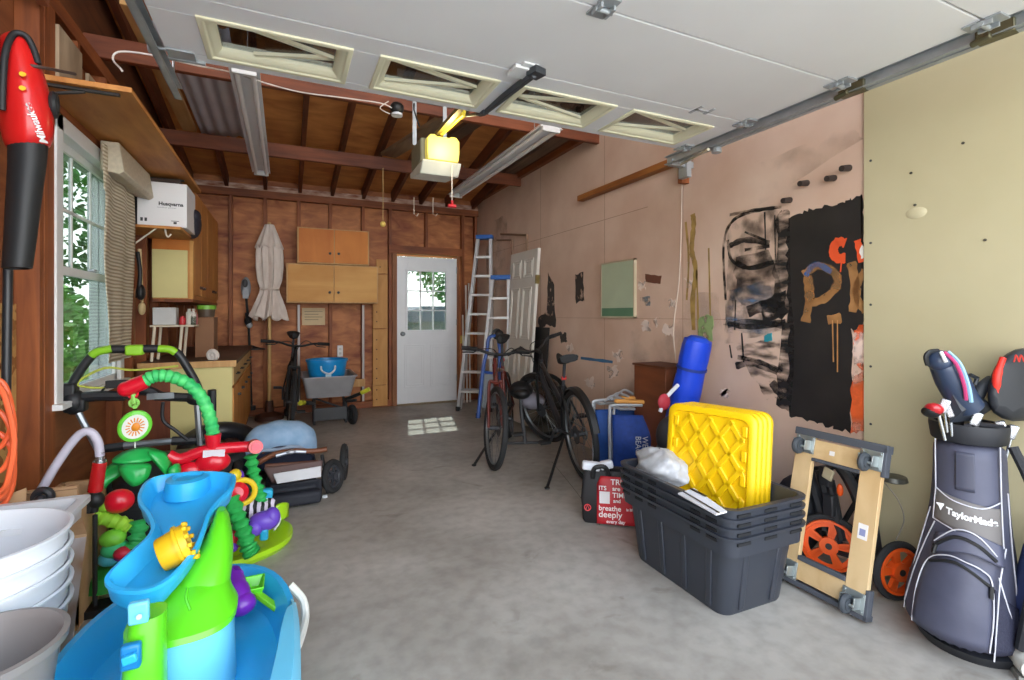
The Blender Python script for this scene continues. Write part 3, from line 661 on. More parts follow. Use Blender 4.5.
# orange cord coil
q = MB(); OC = mat('ef6a3c', .45)
for (cx_, cy_, rx, ry, w_) in ((-4, 430, 18, 42, 0), (-6, 455, 20, 45, 1), (-2, 440, 16, 60, 2), (-8, 415, 20, 35, 3), (-5, 470, 19, 38, 4)):
    q.tube(sm([at(cx_+rx*math.cos(a_), cy_+ry*math.sin(a_), Y=2.36+.012*w_) for a_ in [2*PI*k/12 for k in range(12)]], 4, True), .009, 8, True)
q.tube(sm([at(-2, 385, Y=2.35), at(6, 400, Y=2.34), at(14, 440, Y=2.34), at(8, 480, Y=2.34), at(0, 492, Y=2.35)], 5), .009, 8)
tag(q.build('extension_cord', OC), 'coiled orange extension cord hanging at the left wall', 'cord')
# roller shade beside the window
SHM = woven('a89a80', 'd8ccb6')
bl = thing('window_blind', 'beige woven window blind hanging down over the right side of the window', 'blind', (-.97, 4.1, 1.6))
def bg(u, v):
    z = 2.25-1.29*v
    y = (3.60+.07*v+.03*math.sin(v*9)*(v > .2))*(1-u)+(4.25+.05*math.sin(v*5))*u
    return V((-.962+.008*math.sin(u*13+v*2)-.01*u, y, z))
MB().grid(bg, 24, 60).build('slat_cloth', SHM, bl, solid=.004)
MB().prism([(-.99, 2.11), (-.90, 2.09), (-.875, 2.11), (-.90, 2.28), (-.99, 2.28)], 'y', 3.66, 4.40).build('valance', mat('cabfa8', .7, scale=50, var=.1), bl, bev=.006)
# shelf over the window
sh = thing('wall_shelf', 'long orange-brown shelf board above the window', 'shelf', (-.87, 4, 2.295))
SHW = wood('a8662c', 'd08e48', (5, 1, 5))
MB().box(-1.08, -.655, 2.86, 4.98, 2.295, 2.32).build('shelf_board', SHW, sh, bev=.002)
q = MB(); x = -.98
for y in (2.9, 4.55):
    q.beam((x-.09, y, 2.288), (x+.27, y, 2.288), .022, .012); q.beam((x-.09, y, 2.10), (x-.09, y, 2.295), .022, .008, (1, 0, 0)); q.tube(sm([(x-.085, y, 2.12), (x-.02, y, 2.23), (x+.14, y, 2.28)], 5), .008, 6)
q.build('shelf_bracket', mat('3e3a38', .5, .4), sh)
# lower shelf with the white box
s2 = thing('wall_shelf', 'small wooden shelf carrying the white box', 'shelf', (-.87, 4.67, 1.90))
MB().box(-1.08, -.70, 4.37, 4.975, 1.885, 1.905).build('shelf_board', SHW, s2, bev=.002)
q = MB(); q.tube([at(130, 247, Y=4.40), at(158, 227, Y=4.40), at(165, 227, Y=4.40)], .006, 6); q.tube(sm([at(165, 227, Y=4.40), at(166, 234, Y=4.40), at(168, 237, Y=4.40), at(171, 234, Y=4.40)], 5), .006, 6); q.build('shelf_bracket', mat('e0d6c4', .4), s2)
bx = thing('storage_box', 'white box with dark lettering on the small shelf', 'box', (-.83, 4.62, 1.905))
a, b2 = at(137, 225, Y=4.42), at(187, 225, Y=4.42)
MB().box(a.x, b2.x, 4.42, 4.80, 1.907, 2.235).build('carton', mat('e9e9ea', .5, var=.01), bx, bev=.004)
MB().box(a.x-.02, a.x, 4.44, 4.80, 1.907, 2.18).build('side_panel', BLK, bx)
lettering('Husqvarna', .036, mat('26262a'), bx, (a.x+.13, 4.4185, 2.065), (1, 0, 0), (0, 0, 1), bold=.0012)
lettering('outdoor power', .012, mat('9a9aa0'), bx, (a.x+.12, 4.4185, 2.045), (1, 0, 0), (0, 0, 1), sx=1.6)
q = MB(); q.box(a.x+.02, a.x+.035, 4.418, 4.42, 1.94, 1.965); q.box(a.x+.045, a.x+.06, 4.418, 4.42, 1.94, 1.965); q.box(b2.x-.1, b2.x-.05, 4.418, 4.42, 1.95, 1.954); q.box(b2.x-.085, b2.x-.065, 4.418, 4.42, 1.93, 1.946); q.build('printed_mark', DGR, bx)
q = MB(); q.sph((-.70, 4.83, 2.0), (.07, .10, .12)); q.sph((-.68, 4.80, 2.06), (.05, .08, .06)); tag(q.build('dark_bag', mat('2c2a34', .6)), 'small dark bag on the shelf behind the white box', 'bag')
tag(MB().box(-1.0, -.72, 4.45, 4.78, 2.237, 2.27).build('flat_case', mat('3a2a24', .6), bev=.006), 'thin dark case lying on top of the white box', 'case')
# tall narrow hanging items beside the blind
hg = thing('hanging_tools', 'bundle of small tools hanging on the wall beside the cabinet', 'tools', (-1.03, 4.6, 1.4))
q = MB(); q.tube(sm([(-1.0, 4.52, 1.72), (-.98, 4.50, 1.55), (-1.0, 4.52, 1.38)], 5), .014, 8); q.sph((-.98, 4.52, 1.42), (.03, .04, .06)); q.build('grip', BLK, hg)
q = MB(); q.tube([(-1.0, 4.58, 1.75), (-.99, 4.60, 1.35)], .012); q.sph((-.99, 4.60, 1.30), (.025, .03, .05)); q.build('pale_grip', mat('c8b080', .5), hg)
# upper cabinet on the left wall
uc = thing('wall_cabinet', 'brown upper cabinet with pale yellow end panel on the left wall', 'cabinet', (-.9, 5.8, 1.4))
UZ0, UZ1 = 1.385, 2.36
MB().box(-1.005, -.735, 5.0, 6.72, UZ0, UZ1).build('body', CABW, uc, bev=.003)
a = at(145, 300, Y=4.995); b2 = at(192, 258, Y=4.995)
MB().box(-1.005, -.755, 4.985, 5.0, UZ0+.01, 1.80).build('end_panel', PALEY, uc, bev=.002, label='pale yellow end panel')
MB().box(-1.005, -.735, 4.988, 5.0, 1.80, 2.0).build('upper_panel', ORNG, uc)
MB().box(-.74, -.715, 4.985, 5.03, UZ0, 2.36).build('face_frame', MAPLE, uc)
for i in range(4):
    y = 5.05+i*.42
    d_ = MB().box(-.735, -.715, y, y+.40, UZ0+.04, UZ1-.03).build('cabinet_door', CABW, uc, bev=.004)
    MB().cyl((-.715, y+(.33 if i % 2 == 0 else .07), 1.5), (-.69, y+(.33 if i % 2 == 0 else .07), 1.5), .013).build('knob', mat('3a2014', .5), d_)
MB().box(-1.005, -.72, 4.98, 6.72, UZ0-.025, UZ0).build('bottom_rail', STUDY, uc)
# base cabinet
bc = thing('base_cabinet', 'pale yellow and brown base cabinet in the back left corner', 'cabinet', (-.7, 5.5, 0))
MB().box(-1.005, -.40, 4.56, 6.70, .08, .85).build('body', CABW, bc, bev=.003)
MB().box(-.80, -.385, 4.545, 4.56, .06, .85).build('end_panel', PALEY, bc, bev=.002, label='pale yellow end panel')
MB().box(-1.005, -.80, 4.545, 4.56, .06, .85).build('end_board', wood('6a341c', '8a4a2c', (9, 1, 1)), bc)
MB().box(-1.005, -.40, 4.58, 6.68, 0, .08).build('plinth', STUDY, bc)
for i in range(5):
    y = 4.58+i*.425
    d_ = MB().box(-.40, -.375, y, y+.41, .10, .66).build('cabinet_door', CABW, bc, bev=.004)
    d2 = MB().box(-.40, -.375, y, y+.41, .68, .84).build('drawer', mat('c8a468', .5), bc, bev=.004)
    MB().tube([(-.375, y+.15, .76), (-.35, y+.16, .76), (-.35, y+.25, .76), (-.375, y+.26, .76)], .005, 6).build('handle', DGR, d2)
    MB().cyl((-.375, y+.36, .56), (-.35, y+.36, .56), .012).build('knob', DGR, d_)
ct_ = tag(MB().box(-1.005, -.355, 4.52, 6.72, .852, .887).build('countertop', wood('4a3428', '6e5242', (2, 1, 2)), bev=.004), 'dark worn worktop on the corner base cabinet', 'worktop')
INV[ct_.name] = Matrix.Identity(4)
MB().box(-1.0, -.352, 4.505, 4.519, .838, .889).build('edge_strip', PINE, ct_, bev=.002)
# little shelf stand on the counter with clutter
st = thing('counter_rack', 'small cream wire rack standing on the worktop', 'rack', (-.82, 4.8, .887))
q = MB(); q.box(-.955, -.66, 4.66, 4.90, 1.155, 1.17); q.build('top', mat('d8ccb4'), st, bev=.003)
q = MB()
for x in (-.945, -.765):
    for y in (4.67, 4.89): q.cyl((x, y, .888), (x+.02, y, 1.156), .011, n=8)
q.build('leg', mat('ddd2ba'), st)
tag(MB().box(-.945, -.79, 4.70, 4.82, 1.171, 1.31).build('small_box', mat('c2c4c2', .4), bev=.006), 'small light grey box on the counter rack', 'box')
cols = ['c42c34', 'c8c8bc', 'd8d4cc', '5a6a50', 'a83038', 'b8b0a0', 'b86a6a']
names = ['red', 'beige', 'white', 'dark green', 'dark red', 'grey-beige', 'pink']
for i, h_ in enumerate(cols):
    x = -.755+.045*(i % 4)+(.02 if i > 3 else 0); y = 4.76 if i < 4 else 4.84; hh = .07+.02*((i*3) % 4); z = 1.171
    if x > -.68: z = 1.171; x = min(x, -.682)+(.0)
    o = MB().lathe([(0, 0), (.021, 0), (.022, .01), (.022, hh*.75), (.012, hh*.85), (.012, hh), (0, hh)], (x, y, z), 12).build('jar', mat(h_, .4))
    tag(o, f'small {names[i]} jar among the clutter on the counter rack', 'jar', 'jars on the counter rack')
tb = thing('plastic_tub', 'small tub with lime green lid beside the jars', 'tub', (-.62, 5.1, .888))
tag(MB().box(-.70, -.56, 4.98, 5.24, .888, 1.23).build('brown_carton', mat('8a6244', .7), bev=.004), 'narrow brown carton standing on the worktop', 'carton')
MB().lathe([(0, 0), (.06, 0), (.068, .07), (0, .07)], (-.63, 5.1, 1.232), 20).build('cup', mat('5a4a3c', .5), tb); MB().lathe([(0, .068), (.074, .068), (.074, .10), (.066, .106), (0, .106)], (-.63, 5.1, 1.232), 20).build('lid', mat('7ab83a', .4), tb)
q = MB(); q.torus((-.53, 4.64, .925), .035, .018, (0.5, 1, .1), 20, 10); q.lathe([(.02, 0), (.026, 0), (.03, .06), (.02, .06)], (-.53, 4.66, .89), 16); tag(q.build('tape_roll', mat('dcd4cc', .5)), 'white roll of tape on the worktop edge', 'tape roll')

# patio umbrella
um = thing('patio_umbrella', 'closed off-white patio umbrella standing against the back wall', 'umbrella', (-.17, 6.55, 0))
UM = mat('cdbfb4', .8, h2='ddd2c8', scale=20, stretch=(1, 1, .3), bump=.3)
def ug(u, v):
    a_ = 2*PI*u; z = 2.33-v*1.12
    prof = [(0, .03), (.02, .05), (.1, .075), (.2, .10), (.26, .125), (.45, .125), (.6, .11), (.68, .085), (.72, .09), (.9, .15), (1, .18)]
    for i in range(len(prof)-1):
        if prof[i][0] <= v <= prof[i+1][0]+1e-6:
            r = prof[i][1]+(prof[i+1][1]-prof[i][1])*(v-prof[i][0])/(prof[i+1][0]-prof[i][0]); break
    r *= 1+.24*math.sin(a_*9+v*3+.8*math.sin(v*8))*min(1, v*3)
    z += .035*math.sin(a_*8+1)*max(0, v-.85)*6
    return V((-.17+r*math.cos(a_), 6.62+r*.8*math.sin(a_), z))
MB().grid(ug, 72, 44).build('canopy', UM, um, solid=.004)
MB().cyl((-.17, 6.62, .15), (-.17, 6.62, 2.36), .019).build('pole', mat('c8a468', .5), um)
def ug2(u, v):
    a_ = 2*PI*u; r = .045+.10*v; r *= 1+.1*math.sin(a_*8); return V((-.17+r*math.cos(a_), 6.62+r*.8*math.sin(a_), 2.335-.28*v-.015*math.cos(a_*8)*v))
MB().grid(ug2, 64, 8).build('top_flap', UM, um, solid=.003)
MB().torus((-.17, 6.62, 1.555), .095, .012, (0, 0, 1), 28, 6).build('tie_strap', UM, um)
MB().lathe([(0, 0), (.16, 0), (.16, .05), (.05, .09), (.04, .22), (0, .22)], (-.17, 6.62, 0), 20).build('base', mat('4a2a1c', .6), um)
# string trimmer
tr = thing('string_trimmer', 'grey and black string trimmer hanging head-down on the back wall', 'string trimmer', (-.42, 6.8, .1))
q = MB(); q.sph((-.43, 6.78, 1.58), (.055, .05, .13)); q.box(-.46, -.40, 6.72, 6.80, 1.45, 1.55); q.build('motor_housing', mat('8a9096', .4), tr)
q = MB(); q.sph((-.435, 6.73, 1.63), (.03, .02, .05)); q.build('vent', DGR, tr)
MB().tube([(-.43, 6.77, 1.5), (-.40, 6.77, 1.15), (-.37, 6.77, .15)], .014, 8).build('shaft', BLK, tr)
q = MB(); q.torus((-.415, 6.74, 1.22), .05, .012, (1, 0, .2), 18, 8); q.sph((-.405, 6.75, 1.18), (.04, .04, .06)); q.build('grip', BLK, tr)
MB().sph((-.39, 6.75, 1.13), (.035, .035, .04)).build('joint', SILV, tr)
MB().lathe([(0, 0), (.15, -.015), (.16, -.03), (.02, .02)], (-.37, 6.74, .86), 20, sy=.5).build('guard', BLK, tr)
MB().lathe([(0, 0), (.045, 0), (.05, .05), (0, .06)], (-.37, 6.76, .10), 14).build('cutting_head', BLK, tr)
# four cabinets on back wall as two units
def wallcab(x0, x1, z0, z1, dep, lab, m):
    t = thing('wall_cabinet', lab, 'cabinet', ((x0+x1)/2, 6.86, z0))
    y0 = 6.86-dep
    MB().box(x0, x1, y0, 6.86, z0, z1).build('body', PINE, t, bev=.002)
    xm = (x0+x1)/2
    for s_, (a, b2) in ((1, (x0+.018, xm-.006)), (-1, (xm+.006, x1-.018))):
        d_ = MB().box(a, b2, y0-.018, y0, z0+.015, z1-.015).build('cabinet_door', m, t, bev=.002)
        xk = b2-.045 if s_ == 1 else a+.045; zk = z0+(.13 if z1-z0 < .48 else .11)
        MB().lathe([(0, 0), (.008, 0), (.008, .012), (.017, .018), (.015, .03), (0, .033)], (xk, y0-.018, zk), 14, (0, -1, 0)).build('knob', mat('28201c', .4), d_)
wallcab(.135, .985, 1.885, 2.325, .30, 'orange two-door wall cabinet, the upper one on the back wall', ORNG)
wallcab(.015, 1.095, 1.40, 1.875, .32, 'pale maple two-door wall cabinet, the lower one on the back wall', MAPLE)
nt_ = thing('wall_notice', 'cream printed card pinned to the back wall below the cabinets', 'notice', (.34, 6.93, 1.2))
a, b2 = at(302, 308, Y=6.93), at(325, 325, Y=6.93)
MB().box(a.x, b2.x, 6.925, 6.935, b2.z, a.z).build('card', mat('d0b890', .7), nt_)
q = MB()
for k in range(4): q.box(a.x+.03, b2.x-.03-.05*(k % 2), 6.9235, 6.925, a.z-.05-.035*k, a.z-.042-.035*k)
q.build('printed_line', mat('8a7a60'), nt_)
ol = thing('wall_outlet', 'white outlet plate on the back wall stud', 'outlet', (.6, 6.93, .8)); p = at(340, 351, Y=6.92)
MB().box(p.x-.035, p.x+.035, 6.895, 6.94, p.z-.075, p.z+.075).build('plate', WHT, ol, bev=.004)
q = MB(); q.box(p.x-.015, p.x+.015, 6.892, 6.896, p.z+.015, p.z+.045); q.box(p.x-.015, p.x+.015, 6.892, 6.896, p.z-.045, p.z-.015); q.build('socket', mat('c8c8c4'), ol)
for x, z1 in ((.145, 1.38), (.935, 1.38)):
    tag(MB().box(x, x+.028, 6.83, 6.858, .1, z1).build('metal_strip', mat('a8a09c', .5, .3)), ['galvanised strip standing under the cabinets, left one', 'galvanised strip standing under the cabinets, right one'][x > .5], 'strip')
# tall perforated planks
z = 0
for k, (z0, z1, x0, x1) in enumerate(((0.02, .30, 1.075, 1.27), (.305, 1.06, 1.075, 1.27), (1.07, 1.80, 1.075, 1.27), (1.81, 2.0, 1.12, 1.27))):
    t = thing('wall_panel', ['lowest pale plywood panel left of the back door', 'long lower pale plywood panel left of the back door', 'long upper pale plywood panel left of the back door', 'topmost short pale plywood panel left of the back door'][k], 'panel', (1.17, 6.86, z0), group='pale plywood panels left of the back door')
    MB().box(x0, x1, 6.835, 6.858, z0, z1).build('board', wood('b8803e', 'd09c58', (4, 4, 1)), t, bev=.002)
    q = MB(); n = int((z1-z0)/.13)
    for i in range(n): q.cyl((x0+.05, 6.836, z0+.09+i*.13), (x0+.05, 6.832, z0+.09+i*.13), .009, n=8)
    if n: q.build('hole', mat('3a2414'), t)
# yellow block by the door jamb
p = at(462, 341, Y=6.6); tag(MB().box(2.31, 2.40, 6.80, 6.85, .84, .95).build('wall_block', mat('c8b048', .5), bev=.003), 'small yellow block on the wall right of the back door', 'block')
# wheelbarrow
wbw = thing('wheelbarrow', 'grey wheelbarrow with black frame by the back wall', 'wheelbarrow', (.47, 6.25, 0))
def rect(x0, x1, y0, y1, z, r=.05):
    pts = []
    for (cx_, cy_, a0) in ((x1-r, y1-r, 0), (x0+r, y1-r, 90), (x0+r, y0+r, 180), (x1-r, y0+r, 270)):
        for k in range(5): t = math.radians(a0+k*22.5); pts.append(V((cx_+r*math.cos(t), cy_+r*math.sin(t), z)))
    return pts
q = MB(); q.loft([rect(.22, .69, 5.94, 6.4, .32), rect(.175, .74, 5.86, 6.55, .55), rect(.16, .755, 5.84, 6.57, .55), rect(.16, .755, 5.84, 6.57, .565), rect(.19, .725, 5.875, 6.535, .56), rect(.24, .67, 5.96, 6.39, .33)]); q.build('tray', mat('8f8f92', .4), wbw)
q = MB()
for s_ in (-1, 1):
    x = .47+s_*.17; q.tube(sm([(x*1+.0, 6.5, .27), (x, 5.95, .27), (x+s_*.08, 5.75, .30)], 5), .016)
    q.tube([(x, 6.0, .27), (x, 5.98, .02), (x, 6.2, .02), (x, 6.25, .26)], .014)
    q.tube([(x, 6.3, .27), (.68, 6.2, .12)], .012)
q.tube([(.30, 5.98, .12), (.64, 5.98, .12)], .012); q.tube([(.30, 6.2, .025), (.64, 6.2, .025)], .014); q.box(.30, .64, 5.96, 5.98, .06, .20); q.build('frame', mat('2c2e32', .5), wbw)
q = MB(); q.tube([(.62, 5.93, .28), (.80, 5.82, .37)], .02); q.tube([(.28, 5.93, .27), (.18, 5.82, .30)], .02); q.build('handle', BLK, wbw)
q = MB(); q.cyl((.79, 5.83, .365), (.87, 5.78, .41), .024); q.cyl((.185, 5.83, .30), (.15, 5.75, .31), .028); q.build('grip', mat('c8c838', .5), wbw)
for x in (.70,):
    MB().torus((x, 5.92, .11), .085, .03, (1, .3, 0), 28, 10).build('wheel', RUB, wbw); MB().cyl((x-.02, 5.92, .11), (x+.02, 5.93, .11), .05).build('hub', DGR, wbw)
tu = thing('rope_tub', 'bright blue tub with rope handle sitting in the wheelbarrow', 'tub', (.45, 6.2, .45))
q = MB(); q.lathe([(0, 0), (.17, 0), (.185, .02), (.215, .20), (.225, .26), (.235, .26), (.235, .285), (.215, .285), (.20, .20), (.17, .03), (0, .02)], (.45, 6.2, .45), 32, sy=.9); q.build('tub', mat('1690d4', .35), tu)
q = MB(); q.tube(sm([(.37, 5.985, .67), (.38, 5.96, .62), (.45, 5.95, .585), (.51, 5.96, .62), (.52, 5.985, .67)], 5), .011, 8); q.build('rope_handle', mat('c8d4dc', .7), tu)
q = MB(); q.box(.42, .48, 5.985, 6.0, .49, .58); q.build('label_patch', mat('b8d8e8', .5), tu)
sw = thing('scrap_lumber', 'pale wood offcut behind the wheelbarrow handle', 'wood', (.85, 6.5, .4)); MB().box(.72, .97, 6.80, 6.86, .30, .40).build('board', PINE, sw, bev=.002)

# ladders
def ladder(name, lab, foot, top, w0, w1, n, dep, m=None):
    """step ladder folded and leaned: foot centre, top centre; rails spread along dirx"""
    t = thing(name, lab, 'ladder', foot)
    A, T = V(foot), V(top); dx = V((.85, -.53, 0)); back = V((.53, .85, 0))
    RM = mat('c9cbcd', .35, .4, var=.06)
    for s_ in (-1, 1):
        MB().beam(A+dx*(s_*w0/2), T+dx*(s_*w1/2), .04, .07, back).build('rail', RM, t, bev=.003)
        MB().beam(A+dx*(s_*w0/2)+back*dep, T+dx*(s_*w1/2)+back*.05, .024, .045, back).build('rear_rail', RM, t, bev=.003)
    for i in range(1, n+1):
        f_ = i/(n+1); p = A.lerp(T, f_); w_ = w0+(w1-w0)*f_
        MB().obox(p, (w_, .09, .03), Matrix.Rotation(math.atan2(dx.y, dx.x), 3, 'Z')).build('step', mat('e0e0de', .4, .1), t, bev=.002)
    q = MB()
    for i in range(1, n, 2):
        f_ = i/(n+1); p = (A+back*dep).lerp(T+back*.05, f_); w_ = (w0+(w1-w0)*f_)*.98; q.beam(p-dx*w_/2, p+dx*w_/2, .012, .03)
    q.build('brace', RM, t)
    MB().obox(T+V((0, 0, .02))+back*.02, (w1+.05, .13, .055), Matrix.Rotation(math.atan2(dx.y, dx.x), 3, 'Z')).build('top_cap', mat('2a63b0', .4), t, bev=.008, label='blue plastic top cap')
    q = MB()
    for s_ in (-1, 1): q.obox(A+dx*(s_*w0/2)+V((0, 0, .03)), (.05, .08, .06), Matrix.Rotation(math.atan2(dx.y, dx.x), 3, 'Z'))
    q.build('foot', BLK, t, bev=.005)
fa, fb = at(461, 412, Z=0), at(492, 412, Z=0)
ladder('step_ladder', 'tall aluminium step ladder with blue cap in the back right corner', (2.24, 6.05, 0), (2.42, 6.16, 2.27), .44, .17, 8, .16)
ladder('step_ladder', 'shorter aluminium step ladder with blue cap leaning before the loose door', (2.30, 5.55, 0), (2.45, 5.68, 1.70), .38, .20, 6, .09)
for i, (x, z) in enumerate(((466, 285), (469, 283), (463, 315))):
    p = at(x, z, Y=6.75)
    tag(MB().cyl((p.x, 6.70, 0), (p.x+.02, 6.82, p.z), .012).build('white_pole', mat('dcd6cc', .5)), ['thin white pole in the corner, left of a pair', 'thin white pole in the corner, nearest the tall ladder', 'short white pole in the corner by the door jamb'][i], 'pole')
# blue folding stool leaning against the ladder
bs = thing('folding_stool', 'blue and grey folding step stool standing behind the red-brown bicycle', 'step stool', (1.98, 4.9, 0))
q = MB()
def K(x, y, Y_=4.85): return at(x, y, Y=Y_)
for (pts) in (((487, 352), (483, 370), (478, 418)), ((500, 350), (499, 380), (503, 415))): q.tube(sm([K(*p) for p in pts], 5), .02)
q.tube(sm([K(487, 352), K(489, 338), K(497, 337), K(500, 350)], 5), .02); q.tube([K(484, 372), K(499, 374)], .016)
q.build('frame', mat('2c56a8', .4), bs)
q = MB(); a, b2 = K(482, 372), K(499, 408)
q.beam(K(491, 374), K(489, 408), .16, .03, (0, 1, 0)); q.build('step', mat('8a9298', .5), bs, bev=.01)
q = MB(); q.sph(K(499, 334), (.05, .04, .045)); q.torus(K(497, 334), .045, .014, (0, 1, 0)); q.build('cap', BLK, bs)
# loose white panel door
ld = thing('loose_door', 'loose white six-panel door leaning on the pink wall', 'door', (2.45, 5.3, 0))
A0, A1 = V((2.44, 5.62, .02)), V((2.44, 4.90, .02)); lean = V((.13, -.03, 1.98)); LD = mat('d8d4ca', .5, var=.03)
ux = (A1-A0).normalized(); uz = lean.normalized(); uy = ux.cross(uz)
Mx = Matrix((ux, uy, uz)).transposed().to_4x4(); Mx = Matrix.Translation(A0) @ Mx
q = MB().box(0, .72, -.018, .018, 0, 1.98).xf(Mx); q.build('door_leaf', LD, ld, bev=.003)
q = MB()
for (xa, xb) in ((.09, .32), (.40, .63)):
    for (za, zb) in ((.18, .82), (.95, 1.55), (1.66, 1.88)):
        for e in (0, .03):
            x0, x1, z0, z1 = xa+e, xb-e, za+e, zb-e
            for s_ in (-1,):
                q.box(x0, x1, -.026, -.016, z0, z0+.013); q.box(x0, x1, -.026, -.016, z1-.013, z1); q.box(x0, x0+.013, -.026, -.016, z0, z1); q.box(x1-.013, x1, -.026, -.016, z0, z1)
            for s_ in (1,):
                q.box(x0, x1, .016, .026, z0, z0+.013); q.box(x0, x1, .016, .026, z1-.013, z1); q.box(x0, x0+.013, .016, .026, z0, z1); q.box(x1-.013, x1, .016, .026, z0, z1)
q.xf(Mx); q.build('door_moulding', LD, ld, bev=.002)
MB().box(.70, .735, -.02, .02, 1.58, 1.68).xf(Mx).build('hinge', mat('8a7a48', .4, .7), ld)
tag(MB().box(.40, .78, -.045, -.03, 0, 1.10).xf(Matrix.Translation(V((.03, -.16, 0))) @ Mx).build('leaning_board', BLK, bev=.002), 'black flat panel standing behind the loose door', 'panel')
# wall bracket above
q = MB(); 
a, b2, c_ = at(501, 234, X=2.58), at(527, 235, X=2.58), at(527, 262, X=2.58)
q.tube([a, b2, c_], .014, 6); q.tube([at(497, 240, X=2.58), at(512, 240, X=2.58), at(512, 262, X=2.58)], .012, 6)
tag(q.build('wall_hook', mat('8a6a50', .6)), 'rusty metal hanging bracket on the pink wall above the loose door', 'bracket')
# ================================================================== BICYCLES
def bike(name, lab, rear, front, fc, R=.34, lean=.12, steer=0, bar='flat', stand=1, fender=False, dark=BLK, step=0, group=None, tirew=.024, cat='bicycle', saddle=True, sh=0, bw=.33, foot=None):
    rear, front = V(rear), V(front); d = front-rear; ang = math.atan2(d.y, d.x); wb_ = d.length
    t = thing(name, lab, cat, (rear+front)/2, ang)
    # local frame: x forward, y left, z up, lean about x
    Wm = Matrix.Translation((rear+front)/2) @ Matrix.Rotation(ang, 4, 'Z') @ Matrix.Rotation(lean, 4, 'X')
    h = wb_/2; r0, f0 = V((-h, 0, R)), V((h, 0, R))
    bb = V((-h+.43, 0, R-.06)); st = V((-h+.28, 0, R+.42-step*.08)); hd1 = V((h-.17, 0, R+.50)); hd0 = V((h-.11, 0, R+.36)); sd = V((-h+.20, 0, R+.64+sh))
    FM = fc
    q = MB(); q.tube([bb, st], .018, 10); q.tube([sm([hd0, (bb+hd0)/2+V((0, 0, -.02)), bb], 4)][0], .026, 10); q.tube([hd1+V((0, 0, -.04)), st+V((.0, 0, -.04-step*.18))], .019, 10); q.tube([hd0, hd1], .022, 10)
    for s_ in (-1, 1):
        q.tube([bb+V((0, s_*.03, 0)), r0+V((0, s_*.06, 0))], .010, 8); q.tube([st+V((0, s_*.015, -.05)), r0+V((0, s_*.06, 0))], .009, 8)
    q.xf(Wm); q.build('frame', FM, t)
    SR = Matrix.Translation(f0) @ Matrix.Rotation(steer, 4, (hd0-hd1).normalized()*-1) @ Matrix.Translation(-f0)
    off = f0-hd0
    q = MB()
    for s_ in (-1, 1): q.tube([hd0+V((0, s_*.05, .0)), hd0+V((.01, s_*.055, -.06)), f0+V((0, s_*.055, 0))], .014, 8)
    q.tube([hd0+V((0, -.055, 0)), hd0+V((0, .055, 0))], .016); q.tube([hd1, hd1+V((-.02, 0, .05))], .017)
    # rotate fork and wheel about steering axis through head
    ax = (hd1-hd0).normalized(); SA = Matrix.Translation(hd0) @ Matrix.Rotation(steer, 4, ax) @ Matrix.Translation(-hd0)
    q.xf(Wm @ SA); q.build('fork', FM if not fender else BLK, t)
    def wheel(c_, M_):
        q = MB(); q.torus(c_, R-tirew, tirew, (0, 1, 0), 44, 8); q.xf(M_); w_ = q.build('wheel', RUB, t)
        q = MB(); q.torus(c_, R-tirew*2-.004, .009, (0, 1, 0), 44, 6, rz=.012); q.xf(M_); q.build('rim', STL, w_)
        q = MB()
        for k in range(20):
            a_ = 2*PI*k/20; b_ = a_+.35*(-1)**k; s_ = .025*(-1)**(k//2)
            q.cyl(c_+V((.018*math.cos(b_), s_, .018*math.sin(b_))), c_+V(((R-.05)*math.cos(a_), 0, (R-.05)*math.sin(a_))), .0016, n=4)
        q.xf(M_); q.build('spokes', STL, w_)
        q = MB(); q.cyl(c_+V((0, -.05, 0)), c_+V((0, .05, 0)), .018); q.cyl(c_+V((0, .028, 0)), c_+V((0, .031, 0)), .07, n=20); q.xf(M_); q.build('hub', DGR, w_)
    wheel(r0, Wm); wheel(f0, Wm @ SA)
    if fender:
        q = MB()
        for (c_, M_, a0, a1) in ((r0, Wm, -.1, 2.9), (f0, Wm @ SA, .3, 3.0)):
            rings = []
            for k in range(24):
                a_ = a0+(a1-a0)*k/23; rr = R+.018
                rings.append([M_ @ (c_+V(((rr+dz)*math.cos(a_), dy, (rr+dz)*math.sin(a_)))) for dy, dz in ((-.034, -.02), (-.02, 0), (.02, 0), (.034, -.02), (.02, -.004), (-.02, -.004))])
            q.loft(rings)
        q.build('mudguard', BLK, t)
    stm = hd1+V((-.02, 0, .06)); q = MB(); q.tube([stm, stm+V((.07, 0, .03))], .016)
    bc_ = stm+V((.07, 0, .03)); rise = .03 if bar == 'flat' else .07
    q.tube(sm([bc_+V((-.06, bw, rise)), bc_+V((-.02, .18, rise)), bc_+V((0, .06, 0)), bc_+V((0, -.06, 0)), bc_+V((-.02, -.18, rise)), bc_+V((-.06, -bw, rise))], 4), .012, 8); q.xf(Wm @ SA); hb = q.build('handlebar', BLK, t)
    q = MB()
    for s_ in (-1, 1):
        q.tube([bc_+V((-.04, s_*(bw-.11), rise)), bc_+V((-.065, s_*(bw+.015), rise))], .018); q.tube([bc_+V((.0, s_*.17, rise)), bc_+V((.035, s_*.21, rise-.025)), bc_+V((.02, s_*.30, rise-.03))], .006, 6)
    q.xf(Wm @ SA); q.build('grip', RUB, hb)
    q = MB(); q.tube(sm([bc_+V((0, .16, rise)), bc_+V((.10, .08, .06)), bc_+V((.08, .01, -.04)), hd0+V((.03, .02, .0))], 6), .004, 5); q.tube(sm([bc_+V((0, -.16, rise)), bc_+V((.12, -.06, .04)), bc_+V((.08, -.01, -.08)), hd0+V((.0, -.03, -.02))], 6), .004, 5); q.xf(Wm @ SA); q.build('brake_cable', BLK, t)
